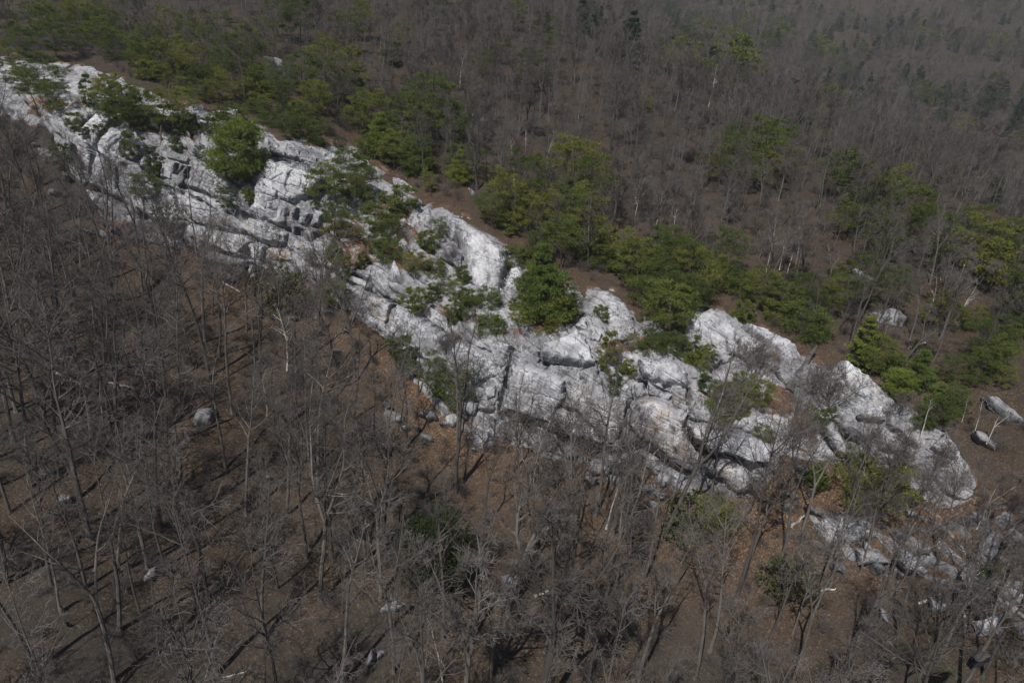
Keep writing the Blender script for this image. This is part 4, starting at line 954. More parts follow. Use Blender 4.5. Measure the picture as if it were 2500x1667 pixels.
for i in range(3): kind('C%d' % i, 'small_pine', pine(860 + i, 3.2, 3.3, (.1, .2, .05)[i], 18, 4, 11, ('flat', 'flat', 'oval')[i], .22, .03, 8, .15, .2, .1), (MAT['pinebark'], MAT['needle']), 3.2)
for i in range(2): kind('L%d' % i, 'low_pine', pine(880 + i, 2.4, 6.2, .05, 24, 5, 11, 'wide', .24, .026, 8, .1, .10), (MAT['pinebark'], MAT['needle']), 2.4)
kind('T0', 'trailing_pine', pine(890, 5.5, 2.7, .05, 28, 4, 9, 'flat', .24, .03, 8, .12, .2, .12), (MAT['pinebark'], MAT['needle']), 5.5)
for i in range(3): kind('D%d' % i, 'conifer', pine(900 + i, 14, (8, 9.5, 7.5)[i], .06, 44, 5, 8, 'cone', .45, .07, 8, .03, .14), (MAT['pinebark'], MAT['dark']), 14)
for i in range(2): kind('O%d' % i, 'pine_tree', pine(920 + i, 9, 9, .3, 26, 4, 9, 'flat', .36, .06, 8), (MAT['pinebark'], MAT['needle']), 9)
kind('J0', 'juniper_tree', round_bush(930, 8, 6.0, 3600, 9, .20, .035), (MAT['pinebark'], MAT['cedar']), 8)
kind('H0', 'hemlock_tree', pine(940, 7, 4.0, .03, 44, 5, 11, 'cone', .22, .035, 9, .03, .12), (MAT['pinebark'], MAT['lush']), 7)
for i in range(2): kind('M%d' % i, 'laurel_shrub', round_bush(950 + i, 2.2, 2.6, 420, 8, .16, .035, .3), (MAT['twig'], MAT['laurel']), 2.2)
for i in range(3): kind('B%d' % i, 'bare_shrub', bush(960 + i, 3.0, 3.0, 8 + 2 * i), (MAT['twig'], MAT['twig']), 3.0)
for i in range(2): kind('G%d' % i, 'bare_shrub', bush(970 + i, 4.5, 4.0, 9), (MAT['bark'], MAT['twig']), 4.5)

def plant(key, x, y, h, label, cat, group=None, rz=None, sink=0.15, z=None, tilt=None):
    name, mt, mc, H = KIND[key]
    o = bpy.data.objects.new(name, None); C.objects.link(o)
    o.empty_display_size = .3
    s = h / H
    o.location = (x, y, (float(ground(x, y)) if z is None else z) - sink)
    o.rotation_euler = (0 if tilt is None else tilt[0], 0 if tilt is None else tilt[1], rng.random() * 6.283 if rz is None else rz)
    sw = s * (.92 + .16 * rng.random()); o.scale = (sw, sw, s)
    o['label'] = label; o['category'] = cat
    if group: o['group'] = group
    for nm, m in (('trunk', mt), ('crown', mc)):
        c = bpy.data.objects.new(nm, m); C.objects.link(c); c.parent = o
    return o

# ------------------------------------------------------------------ where things grow
bpy.context.view_layer.update()
_dg = bpy.context.evaluated_depsgraph_get()
def root_at(px, py):
    d = ray(px, py); ok, loc, *_ = sc.ray_cast(_dg, Vector(CAM), Vector(d))
    if not ok: loc = Vector(spot(px, py))
    return loc
def surf_z(x, y):
    ok, loc, *_ = sc.ray_cast(_dg, Vector((x, y, 260.0)), Vector((0, 0, -1)))
    return loc.z if ok else float(ground(x, y))
KX = 2500 / 2352.0
FOOT = np.array([(-200,280),(-90,280),(100,335),(200,470),(250,575),(440,625),(560,665),(790,735),(880,810),(1020,955),(1190,1090),(1690,1210),(1850,1225),(1950,1150),(2100,1175),(2330,1265),(2420,1230),(2800,1150)], float)
RIM = np.array([(-200,110),(40,125),(190,145),(430,238),(560,248),(700,320),(880,348),(1000,458),(1130,500),(1245,590),(1310,655),(1500,690),(1570,760),(1740,730),(1830,760),(1970,858),(2195,960),(2320,1035),(2420,1190),(2800,1150)], float)
foot = lambda x: np.interp(x, FOOT[:, 0], FOOT[:, 1])
rim = lambda x: np.interp(x, RIM[:, 0], RIM[:, 1])
ORD = ['first','second','third','fourth','fifth','sixth','seventh','eighth','ninth','tenth','eleventh','twelfth','thirteenth','fourteenth','fifteenth','sixteenth']
NUM = ['zero','one','two','three','four','five','six','seven','eight','nine','ten','eleven','twelve','thirteen','fourteen','fifteen','sixteen']
LOOK = {'A': 'flat-layered pine', 'U': 'umbrella-shaped pine', 'W': 'plumed white pine', 'C': 'small bushy pine', 'L': 'low spreading pine', 'T': 'trailing pine',
        'D': 'dark conical conifer', 'O': 'olive-green pine', 'J': 'round juniper', 'H': 'feathery hemlock', 'M': 'grey-green laurel shrub', 'x': 'pale dead snag', 'b': 'pale-barked bare tree', 'B': 'bare shrub', 'G': 'bare shrub'}
CAT = {'A': 'pine tree', 'U': 'pine tree', 'W': 'pine tree', 'C': 'pine tree', 'L': 'pine tree', 'T': 'pine tree', 'D': 'conifer', 'O': 'pine tree', 'J': 'juniper', 'H': 'hemlock',
       'M': 'shrub', 'x': 'dead tree', 'b': 'tree', 'B': 'shrub', 'G': 'shrub', 't': 'tree', 'f': 'tree', 'r': 'tree', 's': 'tree', 'o': 'tree'}
def height_for(loc, px, ytop, ybase):
    """true height (m) of something standing at loc whose top is seen at ytop"""
    lo, hi = 0.3, 40.0
    for _ in range(24):
        m = (lo + hi) / 2; _, y, _ = project(np.array([loc.x, loc.y, loc.z + m]))
        if y > ytop: lo = m
        else: hi = m
    return lo
def pine_zone(phrase, group, items, noun='evergreens'):
    """items: (x, ytop, ybase, kind) as seen in the photo at 2352 px; phrase: a place one can find in the photo"""
    items = sorted(items); n = len(items)
    for i, it in enumerate(items):
        x, yt, yb, key = it[:4]
        # seen from above the lowest boughs hang in front of the foot of the trunk
        yb = yb - (yb - yt) * {'A': .12, 'U': .02, 'O': .08, 'J': .15, 'L': .3, 'C': .18, 'W': .15, 'T': .05}.get(key[0], .1)
        loc = root_at(x * KX, yb * KX)
        h = height_for(loc, x * KX, yt * KX, yb * KX)
        if len(it) > 4 and it[4]: lab = it[4]
        elif n == 1: lab = LOOK[key[0]] + ' ' + phrase
        else: lab = '%s, %s from left %s' % (LOOK[key[0]], ORD[i], phrase)
        plant(key, loc.x, loc.y, h, lab, CAT[key[0]], group, z=loc.z)
G1 = 'evergreens on the wooded ridge above the cliff'
G2 = 'evergreens growing on the cliff'
G3 = 'evergreens on the ridge to the right'
pine_zone('on the top left corner of the ridge', G1, [(20,15,95,'A0'),(60,60,150,'A1'),(75,5,80,'A2'),(125,-20,60,'A3'),(130,55,150,'A0'),(180,0,95,'U0'),(185,60,140,'A2'),(5,95,160,'A3')])
pine_zone('behind the rim slab, upper left', G1, [(235,15,115,'A2'),(265,75,150,'A3'),(300,-10,80,'A0'),(330,50,165,'A1'),(375,90,185,'A3'),(385,15,110,'A2'),(430,30,140,'A0'),(440,95,200,'A1'),(480,60,165,'A2'),(520,80,185,'A3'),(500,20,110,'U1')])
pine_zone('in the dark stand behind the bedded cap', G1, [(565,60,190,'A1'),(600,40,140,'A3'),(640,-20,110,'A0'),(690,-10,120,'A2'),(700,120,240,'A1'),(745,85,205,'A0'),(760,130,260,'A3'),(800,110,245,'A2'),(650,170,270,'A0'),(720,185,285,'A3'),(825,0,105,'A1'),(790,30,140,'A3'),(590,140,225,'A2')])
pine_zone('scattered among bare trees along the top edge', G1, [(925,55,135,'A2'),(900,90,160,'C0'),(1115,110,190,'A1'),(1150,90,150,'O0'),(1215,115,200,'A3'),(1245,30,110,'A2'),(1265,70,150,'A0'),(1185,5,80,'O1'),(1480,220,265,'C1'),(1010,-5,60,'O0'),(1235,150,225,'A1')])
pine_zone('standing back from the rim, upper centre', G1, [(850,210,330,'A3'),(880,255,380,'W1'),(905,300,400,'A1'),(955,320,420,'W0','bright yellow-green pine behind the cliff, right of the bedded cap'),(945,190,330,'A0'),(990,175,350,'A2'),(1025,230,365,'A1'),(965,240,370,'A3'),(1040,330,420,'A2'),(985,390,450,'A0'),(1085,330,415,'A3'),(840,310,375,'C2')])
pine_zone('on the leftmost ledges of the cliff', G2, [(105,120,240,'A1'),(85,165,260,'U0'),(130,185,270,'A3'),(60,150,220,'A0'),(208,165,245,'T0','thin upright pine on the ledge right of the leftmost pines'),(175,255,305,'C0'),(40,110,180,'A2')])
pine_zone('in the clump above the smooth left face', G2, [(270,170,295,'A1'),(300,190,305,'A3'),(335,205,315,'A2'),(370,195,325,'U1'),(250,190,270,'A0'),(285,235,310,'L0'),(400,235,320,'C0')])
pine_zone('clinging to the left face of the cliff', G2, [(195,280,318,'C1'),(230,282,315,'C0'),(302,305,365,'C2','bright little pine rooted in the smooth left face'),(355,330,410,'T0'),(335,405,450,'L1','flat little pine below the long crack of the left face'),(445,262,315,'C1'),(490,265,315,'C0'),(385,465,530,'M0'),(150,330,395,'O1'),(410,315,355,'C1'),(465,330,372,'M1')])
pine_zone('at the brink left of the bedded cap', G2, [(472,150,245,'A3','bright spreading pine standing on the rim above the left face'),(505,160,250,'A1'),(550,185,235,'C0'),(505,245,280,'C2'),(530,250,300,'L0'),(588,232,272,'L1'),(445,200,262,'A2')])
pine_zone('in the notch left of the big pale face', G2, [(545,288,455,'W0','lush bright white pine in the notch left of the big pale face'),(522,425,500,'A0','small dark pine on the ledge below the lush white pine'),(575,430,470,'C1')])
pine_zone('along the bedded cap of the big face', G2, [(620,262,300,'L0'),(655,240,330,'A1','pine above the middle of the bedded cap'),(690,275,335,'L1'),(735,300,345,'C0'),(745,270,315,'A3'),(780,310,345,'M0'),(700,235,305,'A0'),(610,215,265,'A2')])
pine_zone('right of the big pale face', G2, [(800,345,490,'A1','tall dark pine just right of the big pale face'),(765,385,500,'U0'),(840,370,480,'A3'),(770,460,565,'A0'),(810,490,575,'A2'),(740,480,510,'C0'),(860,470,555,'A1'),(765,545,610,'W1'),(790,590,640,'C2'),(880,450,545,'O0'),(830,580,625,'C1'),(725,455,480,'C2')])
pine_zone('in the gully left of the long bare slab', G2, [(915,420,500,'C0'),(900,500,570,'A3'),(955,575,645,'A1','dense round pine left of the long bare slab'),(985,530,590,'C1'),(1010,500,565,'A0'),(895,560,605,'L0'),(945,660,725,'C0'),(860,540,585,'C2'),(1000,600,640,'L1')])
pine_zone('on the broken ledge under the long bare slab', G2, [(1010,630,680,'A3'),(1045,635,705,'A2'),(1035,680,745,'T0'),(1070,680,735,'C2'),(1080,660,710,'C0'),(1120,672,710,'L0'),(1125,728,768,'L1'),(1180,685,715,'C1'),(990,655,700,'C1'),(765,640,705,'C0'),(1065,610,655,'C1')])
pine_zone('between the long bare slab and the perched boulder', G2, [(1250,555,760,'W1','tall layered pine directly above the perched boulder'),(1222,630,745,'A3'),(1285,640,745,'A1'),(1250,690,765,'L0'),(1305,680,738,'A2'),(1185,570,610,'L1'),(1215,620,740,'A0')])
pine_zone('in the thick clump behind the long bare slab', G2, [(1130,430,530,'A1'),(1165,395,535,'A0'),(1210,355,520,'A3'),(1215,440,560,'A2'),(1260,440,560,'A1'),(1300,430,570,'A0'),(1320,320,490,'A3'),(1350,360,520,'A2'),(1330,480,610,'A1'),(1290,510,620,'U0'),(1370,540,625,'A0'),(1390,570,625,'L0'),(1230,530,620,'A2'),(1165,490,545,'C0'),(1345,430,560,'A0')])
pine_zone('in the broad stand behind the upper right slab', G2, [(1455,540,690,'A0'),(1500,520,680,'A1'),(1540,540,700,'A3'),(1470,600,720,'A2'),(1520,600,740,'A0'),(1570,570,720,'A1'),(1590,640,740,'A2'),(1535,660,790,'U1','leaning pine with a bare trunk above the domed slab'),(1440,570,650,'C0'),(1560,690,775,'A3'),(1410,540,610,'C1'),(1500,660,755,'A3')])
pine_zone('around the domed slab', G2, [(1395,755,850,'T0','thin trailing pine right of the perched boulder'),(1410,840,905,'T0'),(1440,825,870,'C1'),(1450,765,815,'A2'),(1500,770,815,'L0'),(1540,770,815,'L1'),(1590,765,835,'T0'),(1625,790,830,'C1'),(1385,700,745,'C0'),(1600,815,850,'L0')])
pine_zone('in the clump beside the smooth white boulder', G2, [(1615,860,905,'C2'),(1645,875,935,'A3'),(1675,880,950,'A1'),(1700,860,935,'C0'),(1735,870,955,'A0'),(1650,930,985,'L1'),(1750,985,1012,'L0','small round pine low on the right of the hanging slab'),(1700,910,970,'A2')])
pine_zone('above the upper right slabs', G3, [(1660,525,650,'A3','bright pine at the top left of the right hand slabs'),(1625,580,680,'A1'),(1710,690,745,'C0'),(1690,610,685,'A2'),(1745,615,720,'A1'),(1780,650,725,'O0'),(1770,690,745,'C2'),(1830,625,725,'A3'),(1870,660,745,'A0'),(1845,720,785,'L0','flat yellow-green pine on the edge of the right hand slab'),(1900,640,735,'A2'),(1610,640,715,'A0'),(1815,690,750,'A1')])
pine_zone('in the open wood right of the cliff', G3, [(1955,585,720,'A1'),(1995,610,720,'A3'),(1920,610,700,'A0'),(1970,715,850,'H0','dark green hemlock standing at the rim near the right end'),(2050,620,720,'A2'),(2090,795,905,'W1','bright green white pine behind the right end of the cliff'),(2055,850,925,'W0'),(2130,870,960,'H0'),(2180,880,950,'A1'),(2250,740,850,'A3'),(2280,780,880,'A0'),(2190,700,770,'C0'),(2165,900,975,'C2'),(2120,930,985,'W1'),(2300,840,900,'A2')])
pine_zone('in the large olive clump at mid right', G3, [(1960,370,490,'A1'),(1985,430,560,'A3'),(2025,395,560,'A0'),(2060,430,580,'A2'),(2000,500,620,'A1'),(2095,470,600,'A3'),(1915,350,470,'O1'),(2185,480,640,'A0'),(2225,500,660,'A2'),(2150,520,640,'A1'),(2325,510,640,'A3'),(2345,620,800,'A0','dark pine cut off by the right edge of the photo'),(2110,460,520,'H0'),(2270,560,680,'O0'),(1930,460,560,'A2')])
pine_zone('in the dark clump up on the right shoulder', G3, [(1680,290,420,'A0'),(1720,270,440,'A1'),(1765,285,430,'A3'),(1650,330,440,'A2'),(1745,340,450,'A0'),(1700,350,455,'A1')])
pine_zone('at the top of the valley shoulder', G3, [(1960,270,310,'D0'),(1985,310,350,'D2'),(2020,298,352,'D1','conical conifer on the spur below the far hillside'),(2020,385,420,'O0'),(2070,375,420,'O1'),(2100,415,455,'O0'),(2160,395,435,'O1'),(2280,425,480,'D2'),(1890,290,330,'O1'),(2210,400,440,'O0'),(2130,440,480,'O1')])
pine_zone('in the strip across the near spur', G3, [(1570,130,165,'O0'),(1610,140,175,'O1'),(1650,160,195,'O0'),(1690,170,210,'O1'),(1730,190,225,'O0'),(1765,205,245,'O1'),(1790,220,255,'O0'),(1820,235,270,'O1'),(1850,250,285,'O0'),(1840,215,250,'O1'),(1880,265,300,'O0'),(1595,70,105,'O1'),(1670,95,135,'O1')])
GF = 'conifers on the far hillside'
pine_zone('on the left part of the far hillside', GF, [(1715,135,170,'D0'),(1775,160,195,'D1'),(1755,130,160,'D2'),(1880,100,140,'D0'),(1890,60,90,'D2'),(1850,155,190,'D1'),(1900,150,200,'D0'),(1935,165,200,'D2'),(1965,165,190,'D1'),(1870,170,205,'D2'),(1800,35,70,'D0'),(1930,20,60,'D1'),(1920,110,140,'D2')], 'conifers')
pine_zone('on the middle of the far hillside', GF, [(2060,135,170,'D0'),(2110,80,120,'D1'),(2130,105,140,'D2'),(2195,95,125,'D0'),(2080,210,260,'D1'),(2120,180,235,'D0'),(2145,195,250,'D2'),(2105,150,195,'D1'),(2205,200,260,'D0'),(2180,180,225,'D2'),(2160,15,50,'D1'),(2245,20,50,'D2'),(2040,20,50,'D0')], 'conifers')
pine_zone('at the right edge of the far hillside', GF, [(2270,200,260,'D1'),(2340,180,250,'D0'),(2290,110,145,'D2'),(2330,60,100,'D1'),(2300,30,60,'D0'),(2250,155,190,'D2'),(2350,120,160,'D2')], 'conifers')
pine_zone('on the slope below the cliff', 'evergreens below the cliff', [(995,1175,1390,'J0','dense round dark juniper alone among bare trees at bottom centre'),(1000,815,915,'A2'),(1040,865,925,'L0'),(935,775,870,'C1'),(645,610,735,'M0'),(1640,1160,1215,'L1'),(2000,1075,1160,'L0','wide low bright pine at the foot of the right hand ledges'),(1872,1055,1120,'W1','small bright cedar left of the wide low pine'),(1800,1285,1380,'M1'),(1580,1130,1215,'M0'),(1885,940,1000,'C2'),(1560,1185,1250,'M1'),(2270,1300,1350,'C1'),(1640,1125,1160,'M1')])

def fill_zone(phrase, group, x0, x1, n, above, hs, keys, seed, ylim=None):
    r = np.random.default_rng(seed); it = []
    while len(it) < n:
        x = r.uniform(x0, x1); y = (rim(x * KX) / KX - r.uniform(*above)) if ylim is None else r.uniform(*ylim)
        if all(abs(x - q[0]) + 1.6 * abs(y - q[2]) > 26 for q in it):
            k = keys[r.integers(len(keys))]; h = r.uniform(*hs) * (.62 if k[0] in 'CL' else 1); it.append((x, y - h, y, k))
    pine_zone(phrase, group, it)
fill_zone('along the upper left rim', G1, 20, 420, 12, (4, 60), (60, 105), ['A0','A1','A2','A3','C0','U0','C1'], 1)
fill_zone('behind the top of the left face', G1, 300, 620, 10, (0, 45), (55, 100), ['A0','A1','A3','C2','L0','C0'], 2)
fill_zone('behind the rim of the bedded cap', G1, 560, 900, 12, (5, 90), (55, 110), ['A1','A2','A3','C0','W1','C1'], 3)
fill_zone('behind the gully top', G1, 860, 1060, 7, (5, 80), (50, 100), ['A1','A0','C0','W1','C2'], 4)
fill_zone('close behind the upper right slabs', G3, 1330, 1640, 9, (4, 45), (40, 90), ['A0','A3','C0','C1','L0'], 5)
fill_zone('along the rim of the right hand slabs', G3, 1640, 2060, 10, (4, 60), (45, 100), ['A1','A2','C0','L1','C2','W1'], 6)
fill_zone('in the mixed wood at far right', G3, 2060, 2340, 9, None, (50, 95), ['A1','A3','O0','C0','C2'], 8, (700, 1000))
# ------------------------------------------------------------------ notable bare trees, snags, shrubs
def bare(px, yb, yt, key, label, group='bare trees standing on the slope below the cliff'):
    loc = root_at(px, yb); h = height_for(loc, px, yt, yb)
    return plant(key, loc.x, loc.y, h, label, CAT[key[0]], group, z=loc.z)
GL = 'bare trees standing on the slope below the cliff'
placed = []
LOWER = [(125,1427,1010,'t0'),(361,1386,930,'f0'),(508,1462,990,'t1'),(600,1255,850,'t2'),(143,1161,760,'t3'),(748,1364,960,'f1'),(759,1161,790,'t4'),(401,1382,960,'s0'),(289,1400,970,'f2'),(531,1642,1150,'t0'),(813,1367,930,'f3'),(87,1642,1180,'t2'),(278,1664,1190,'f4'),
 (253,778,430,'t1'),(387,829,480,'f0'),(535,872,520,'t3'),(197,652,330,'f2'),(361,883,540,'t4'),(437,981,600,'t2'),(271,1064,640,'t0'),(224,1064,620,'f3'),(40,1006,560,'t1'),(698,894,600,'s1'),(781,992,690,'t3'),(60,640,280,'f1'),(110,560,300,'f4'),(20,760,380,'t2'),
 (930,1461,1010,'f1'),(1476,1465,1100,'f3'),(1174,1299,1000,'f4'),(836,1664,1200,'t4'),(1198,1664,1260,'f2'),(1436,1664,1270,'t1'),(1559,1664,1320,'f0'),(1570,1418,1080,'t2'),(1266,1245,930,'t3'),(1303,1350,1000,'f2'),(1534,1237,1010,'s0'),(1494,1317,1010,'f1'),
 (1936,1664,1300,'f4'),(1845,1642,1270,'t0'),(2192,1552,1180,'t3'),(2279,1635,1260,'f1'),(1997,1447,1130,'t1'),(2026,1433,1130,'s1'),(2171,1425,1150,'f3'),(1831,1368,1080,'f0'),(1921,1252,1010,'t4'),(1697,1657,1280,'f2'),(1733,1588,1200,'t2'),(2330,1480,1150,'f4'),(2400,1650,1290,'t0'),(2060,1640,1290,'f3'),(2290,1380,1090,'s0'),(2120,1320,1080,'r1'),(2230,1240,1030,'r0'),(2150,1230,1040,'r2'),(650,1560,1130,'t3'),(960,1640,1230,'f0'),(1080,1560,1190,'t1'),(1330,1590,1240,'t4')]
BARE = {}
def col_low(x): return ('below the far left wall' if x < 330 else 'below the left wall' if x < 700 else 'below the long pale band' if x < 1080 else 'below the overhanging wall' if x < 1560 else 'below the hanging slab' if x < 1980 else 'below the right hand ledges')
def row_low(x, y): return 'at the bottom edge' if y > 1500 else 'low on the slope' if y > 1230 else 'halfway up' if y > foot(x) + 150 else 'near the cliff foot'
def col_up(x): return 'behind the left end of the cliff' if x < 420 else 'behind the bedded cap' if x < 950 else 'behind the long bare slab' if x < 1400 else 'behind the domed slab' if x < 1750 else 'right of the cliff'
def row_up(x, y): return 'close' if y > rim(x) - 120 else 'well back' if y > rim(x) - 260 else 'far back'
NAMES = {'t': 'straight bare tree', 'f': 'forked bare tree', 's': 'bare sapling', 'r': 'crooked bare tree'}
def note(o, key, x, y, low):
    k = (NAMES[key[0]], (row_low if low else row_up)(x, y), (col_low if low else col_up)(x)); BARE.setdefault(k, []).append((x, o))
def name_bare():
    for (nm, row, colm), L in BARE.items():
        L.sort(key=lambda a: a[0])
        for i, (x, o) in enumerate(L):
            o['label'] = '%s %s %s' % (nm, row, colm) if len(L) == 1 else '%s, %s from left, %s %s' % (nm, ORD[i], row, colm) if i < len(ORD) else '%s among many %s %s' % (nm, row, colm)
for x, yb, yt, k in LOWER:
    o = bare(x, yb, yt, k, 'bare tree'); note(o, k, x, yb, True); placed.append((o.location.x, o.location.y))
bare(1237, 1498, 1190, 'oak', 'gnarled spreading oak with pale limbs right of the round juniper', None)
bare(683, 632, 545, 'r2', 'small dark bare tree rooted in the wall under the big pale face', None)
SN = 'dead and pale-barked trees'
for x, yb, yt, k, lab in [
 (1730,262,158,'x0','tall white dead tree standing above the bare wood at upper right'),(1410,300,195,'b0','pale birch-like trunk in the bare wood, upper centre right'),(1335,388,318,'x1','broken white snag in the bare wood above the thick pine clump'),
 (1122,215,125,'x2','contorted white snag in the upper middle wood'),(1281,376,312,'x0','small white snag left of the broken one'),(2153,845,755,'b1','pale forked tree right of the hemlock'),(2332,785,675,'x1','dead tree with bare side branches near the right edge'),
 (2243,1068,970,'x2','grey dead pole at the right end of the cliff'),(2375,1066,960,'b0','leaning pale birch right of the cliff end'),(2348,1030,965,'b0','shorter pale birch behind the leaning one'),(2412,1075,990,'b1','thin pale birch nearest the right edge'),
 (1870,665,520,'b0','tall pale tree in the wood above the right hand slabs'),(1903,660,555,'b1','pale crooked tree in the middle of the pale trio'),(1922,668,565,'x0','bare pale stem, rightmost of the pale trio'),(1722,740,640,'x1','thin dead trunk at the top of the right hand slab'),
 (2385,1290,1140,'b1','pale many-stemmed tree at the right edge below the cliff'),(650,1015,880,'x2','pale dead tree with crooked limbs below the left wall'),(700,905,735,'x0','snapped pale-topped tree below the left wall'),(1082,1664,1520,'x1','white forked snag at the bottom edge, centre'),
 (1255,470,330,'b0','pale trunk between the pine clumps, upper centre'),(1130,430,350,'x2','grey dead twiggy tree at the left of the thick clump'),(1640,580,480,'b0','leftmost pale trunk on the brown slope above the broad stand'),(1600,560,450,'b1','pale slim trunk on the brown slope above the broad stand'),(1550,540,430,'x0','dead stem on the brown slope above the broad stand'),(2270,760,660,'x2','pale twisted snag in the right hand wood'),(1790,250,180,'x1','small white snag beside the tall white dead tree'),(1860,330,262,'b1','pale tree on the spur above the dark right clump'),(1500,170,110,'b0','faint pale trunk near the top of the bare wood'),
 (1480,1290,1050,'b0','pale many-branched tree below the domed slab'),(1560,1210,1020,'b1','pale bare tree under the middle of the overhanging wall'),(1300,1180,1020,'b1','pale bare tree under the left part of the overhanging wall')]:
    bare(x, yb, yt, k, lab, SN)
GS = 'bare shrubs growing on the rocks'
for x, yb, yt, k, lab in [
 (1852,928,800,'G0','tall bare shrub standing against the right hand slab'),(1830,905,820,'B1','bare shrub left of the tall one on the right hand slab'),(1985,960,850,'G1','wide bare shrub in the gully left of the square white boulder'),(2020,990,880,'B2','bare shrub just left of the square white boulder'),(1955,1010,900,'G0','bare shrub in the middle of the right gully'),(1935,1090,980,'G1','bare shrub low in the right gully'),(2240,1030,965,'B0','dark bare shrub above the right end of the cliff'),(2190,1010,950,'B2','dark bare shrub right of the square white boulder'),
 (2120,1110,1010,'G0','bare shrub over the lower right ledges, left one'),(2200,1140,1040,'G1','bare shrub over the lower right ledges, middle one'),(2290,1140,1060,'B1','bare shrub beside the pale slab at the lower right'),(2330,1200,1110,'G0','bare shrub at the lower right end of the ledges'),
 (1300,1040,940,'B0','pale twiggy shrub before the left part of the overhanging wall'),(1370,1090,980,'B1','pale twiggy shrub before the middle of the overhanging wall'),(1450,1110,1020,'B2','twiggy shrub under the right part of the overhanging wall'),(1600,1110,1030,'G1','twiggy shrub before the stained wall'),(1800,1205,1130,'B0','twiggy shrub before the round boulder'),(1090,860,800,'B2','small twiggy shrub by the rust streak'),(760,640,590,'B1','grey shrub beneath the big pale face'),(740,690,600,'G0','tall grey shrub left of the long pale band'),(800,730,640,'G1','grey shrub before the long pale band'),(850,760,690,'B0','grey shrub under the long pale band'),(330,600,520,'G0','bare shrub before the lower left wall'),(420,600,510,'G1','bare shrub in the middle of the lower left wall'),(500,650,560,'G0','bare shrub at the right of the lower left wall'),(560,690,610,'B2','bare shrub below the lower left wall'),(260,560,480,'G1','bare shrub at the left of the lower left wall'),(1120,600,560,'B1','grey dead-looking shrub left of the long bare slab'),(1100,640,590,'B2','twiggy shrub in the shadow of the long bare slab'),(970,590,540,'B0','round bare shrub in the gully left of the long slab')]:
    bare(x, yb, yt, k, lab, GS)

# ------------------------------------------------------------------ the rest of the wood
def scatter(x0, x1, y0, y1, step, jit=.42):
    xs, ys = np.meshgrid(np.arange(x0, x1, step), np.arange(y0, y1, step))
    p = np.stack([xs.ravel(), ys.ravel()], 1); p = p + rng.uniform(-jit, jit, p.shape) * step
    z = ground(p[:, 0], p[:, 1]); q = np.c_[p, z]; u, v, w = project(q)
    return q, u, v, w
KEYS_LOW = ['t0','t1','t2','t3','t4','t5','t6','f0','f1','f2','f3','f4','f5','s0','s1','s2','s3','s0','s1','s2','r0']
q, u, v, w = scatter(-78, 78, 20, 135, 3.4)
sdq = np.maximum(poly_sd(u, v, CLIFF), -9999)
ok = (w > 18) & (u > -260) & (u < 2760) & (v < 2000) & (v > foot(u) + 12) & (sdq < -8)
n_low, rest = 0, []
pl = np.array(placed)
for i in [i for i in np.argsort(w) if ok[i]]:
    (x, y, z), uu, vv = q[i], u[i], v[i]
    if np.min(np.hypot(pl[:, 0] - x, pl[:, 1] - y)) < 1.8: continue
    if rng.random() < .08: continue
    k = KEYS_LOW[rng.integers(len(KEYS_LOW))]
    h = {'t': rng.uniform(11, 19), 'f': rng.uniform(11, 18), 's': rng.uniform(6, 13), 'r': rng.uniform(6, 9)}[k[0]]
    if vv < foot(uu) + 90: h *= .68
    seen = -60 < uu < 2560 and vv < 1760
    if n_low < 172 and seen: note(plant(k, x, y, h, 'bare tree', 'tree', GL, z=z), k, uu, vv, True); n_low += 1
    else: rest.append((x, y, z, h))
print('lower wood', n_low, len(rest))
q, u, v, w = scatter(-140, 90, 60, 190, 3.6)
ok = (w > 30) & (u > -200) & (u < 2650) & (v > -60) & (v < rim(u) - 14)
idx = np.where(ok)[0]; w_ord = idx[np.argsort(w[idx])]
KEYS_UP = ['s2','s3','r0','r1','r2','s0','s1','t1','t3','f1','r0','s0']
n_up = max(0, 292 - n_low - len(LOWER) - 2)
for c, i in enumerate(w_ord):
    if rng.random() < (.62 if (u[i] < 950 and v[i] > rim(u[i]) - 230) else .12): continue
    x, y, z = q[i]; k = KEYS_UP[rng.integers(len(KEYS_UP))]; h = rng.uniform(5.5, 10.5) * (1.1 if k[0] in 'tf' else .95)
    # pines shade out the ground beneath their clumps
    if n_up > 0:
        note(plant(k, x, y, h, 'bare tree', 'tree', 'bare trees in the wood on the ridge', z=z), k, u[i], v[i], False); n_up -= 1
    else: rest.append((x, y, z, h))
name_bare()
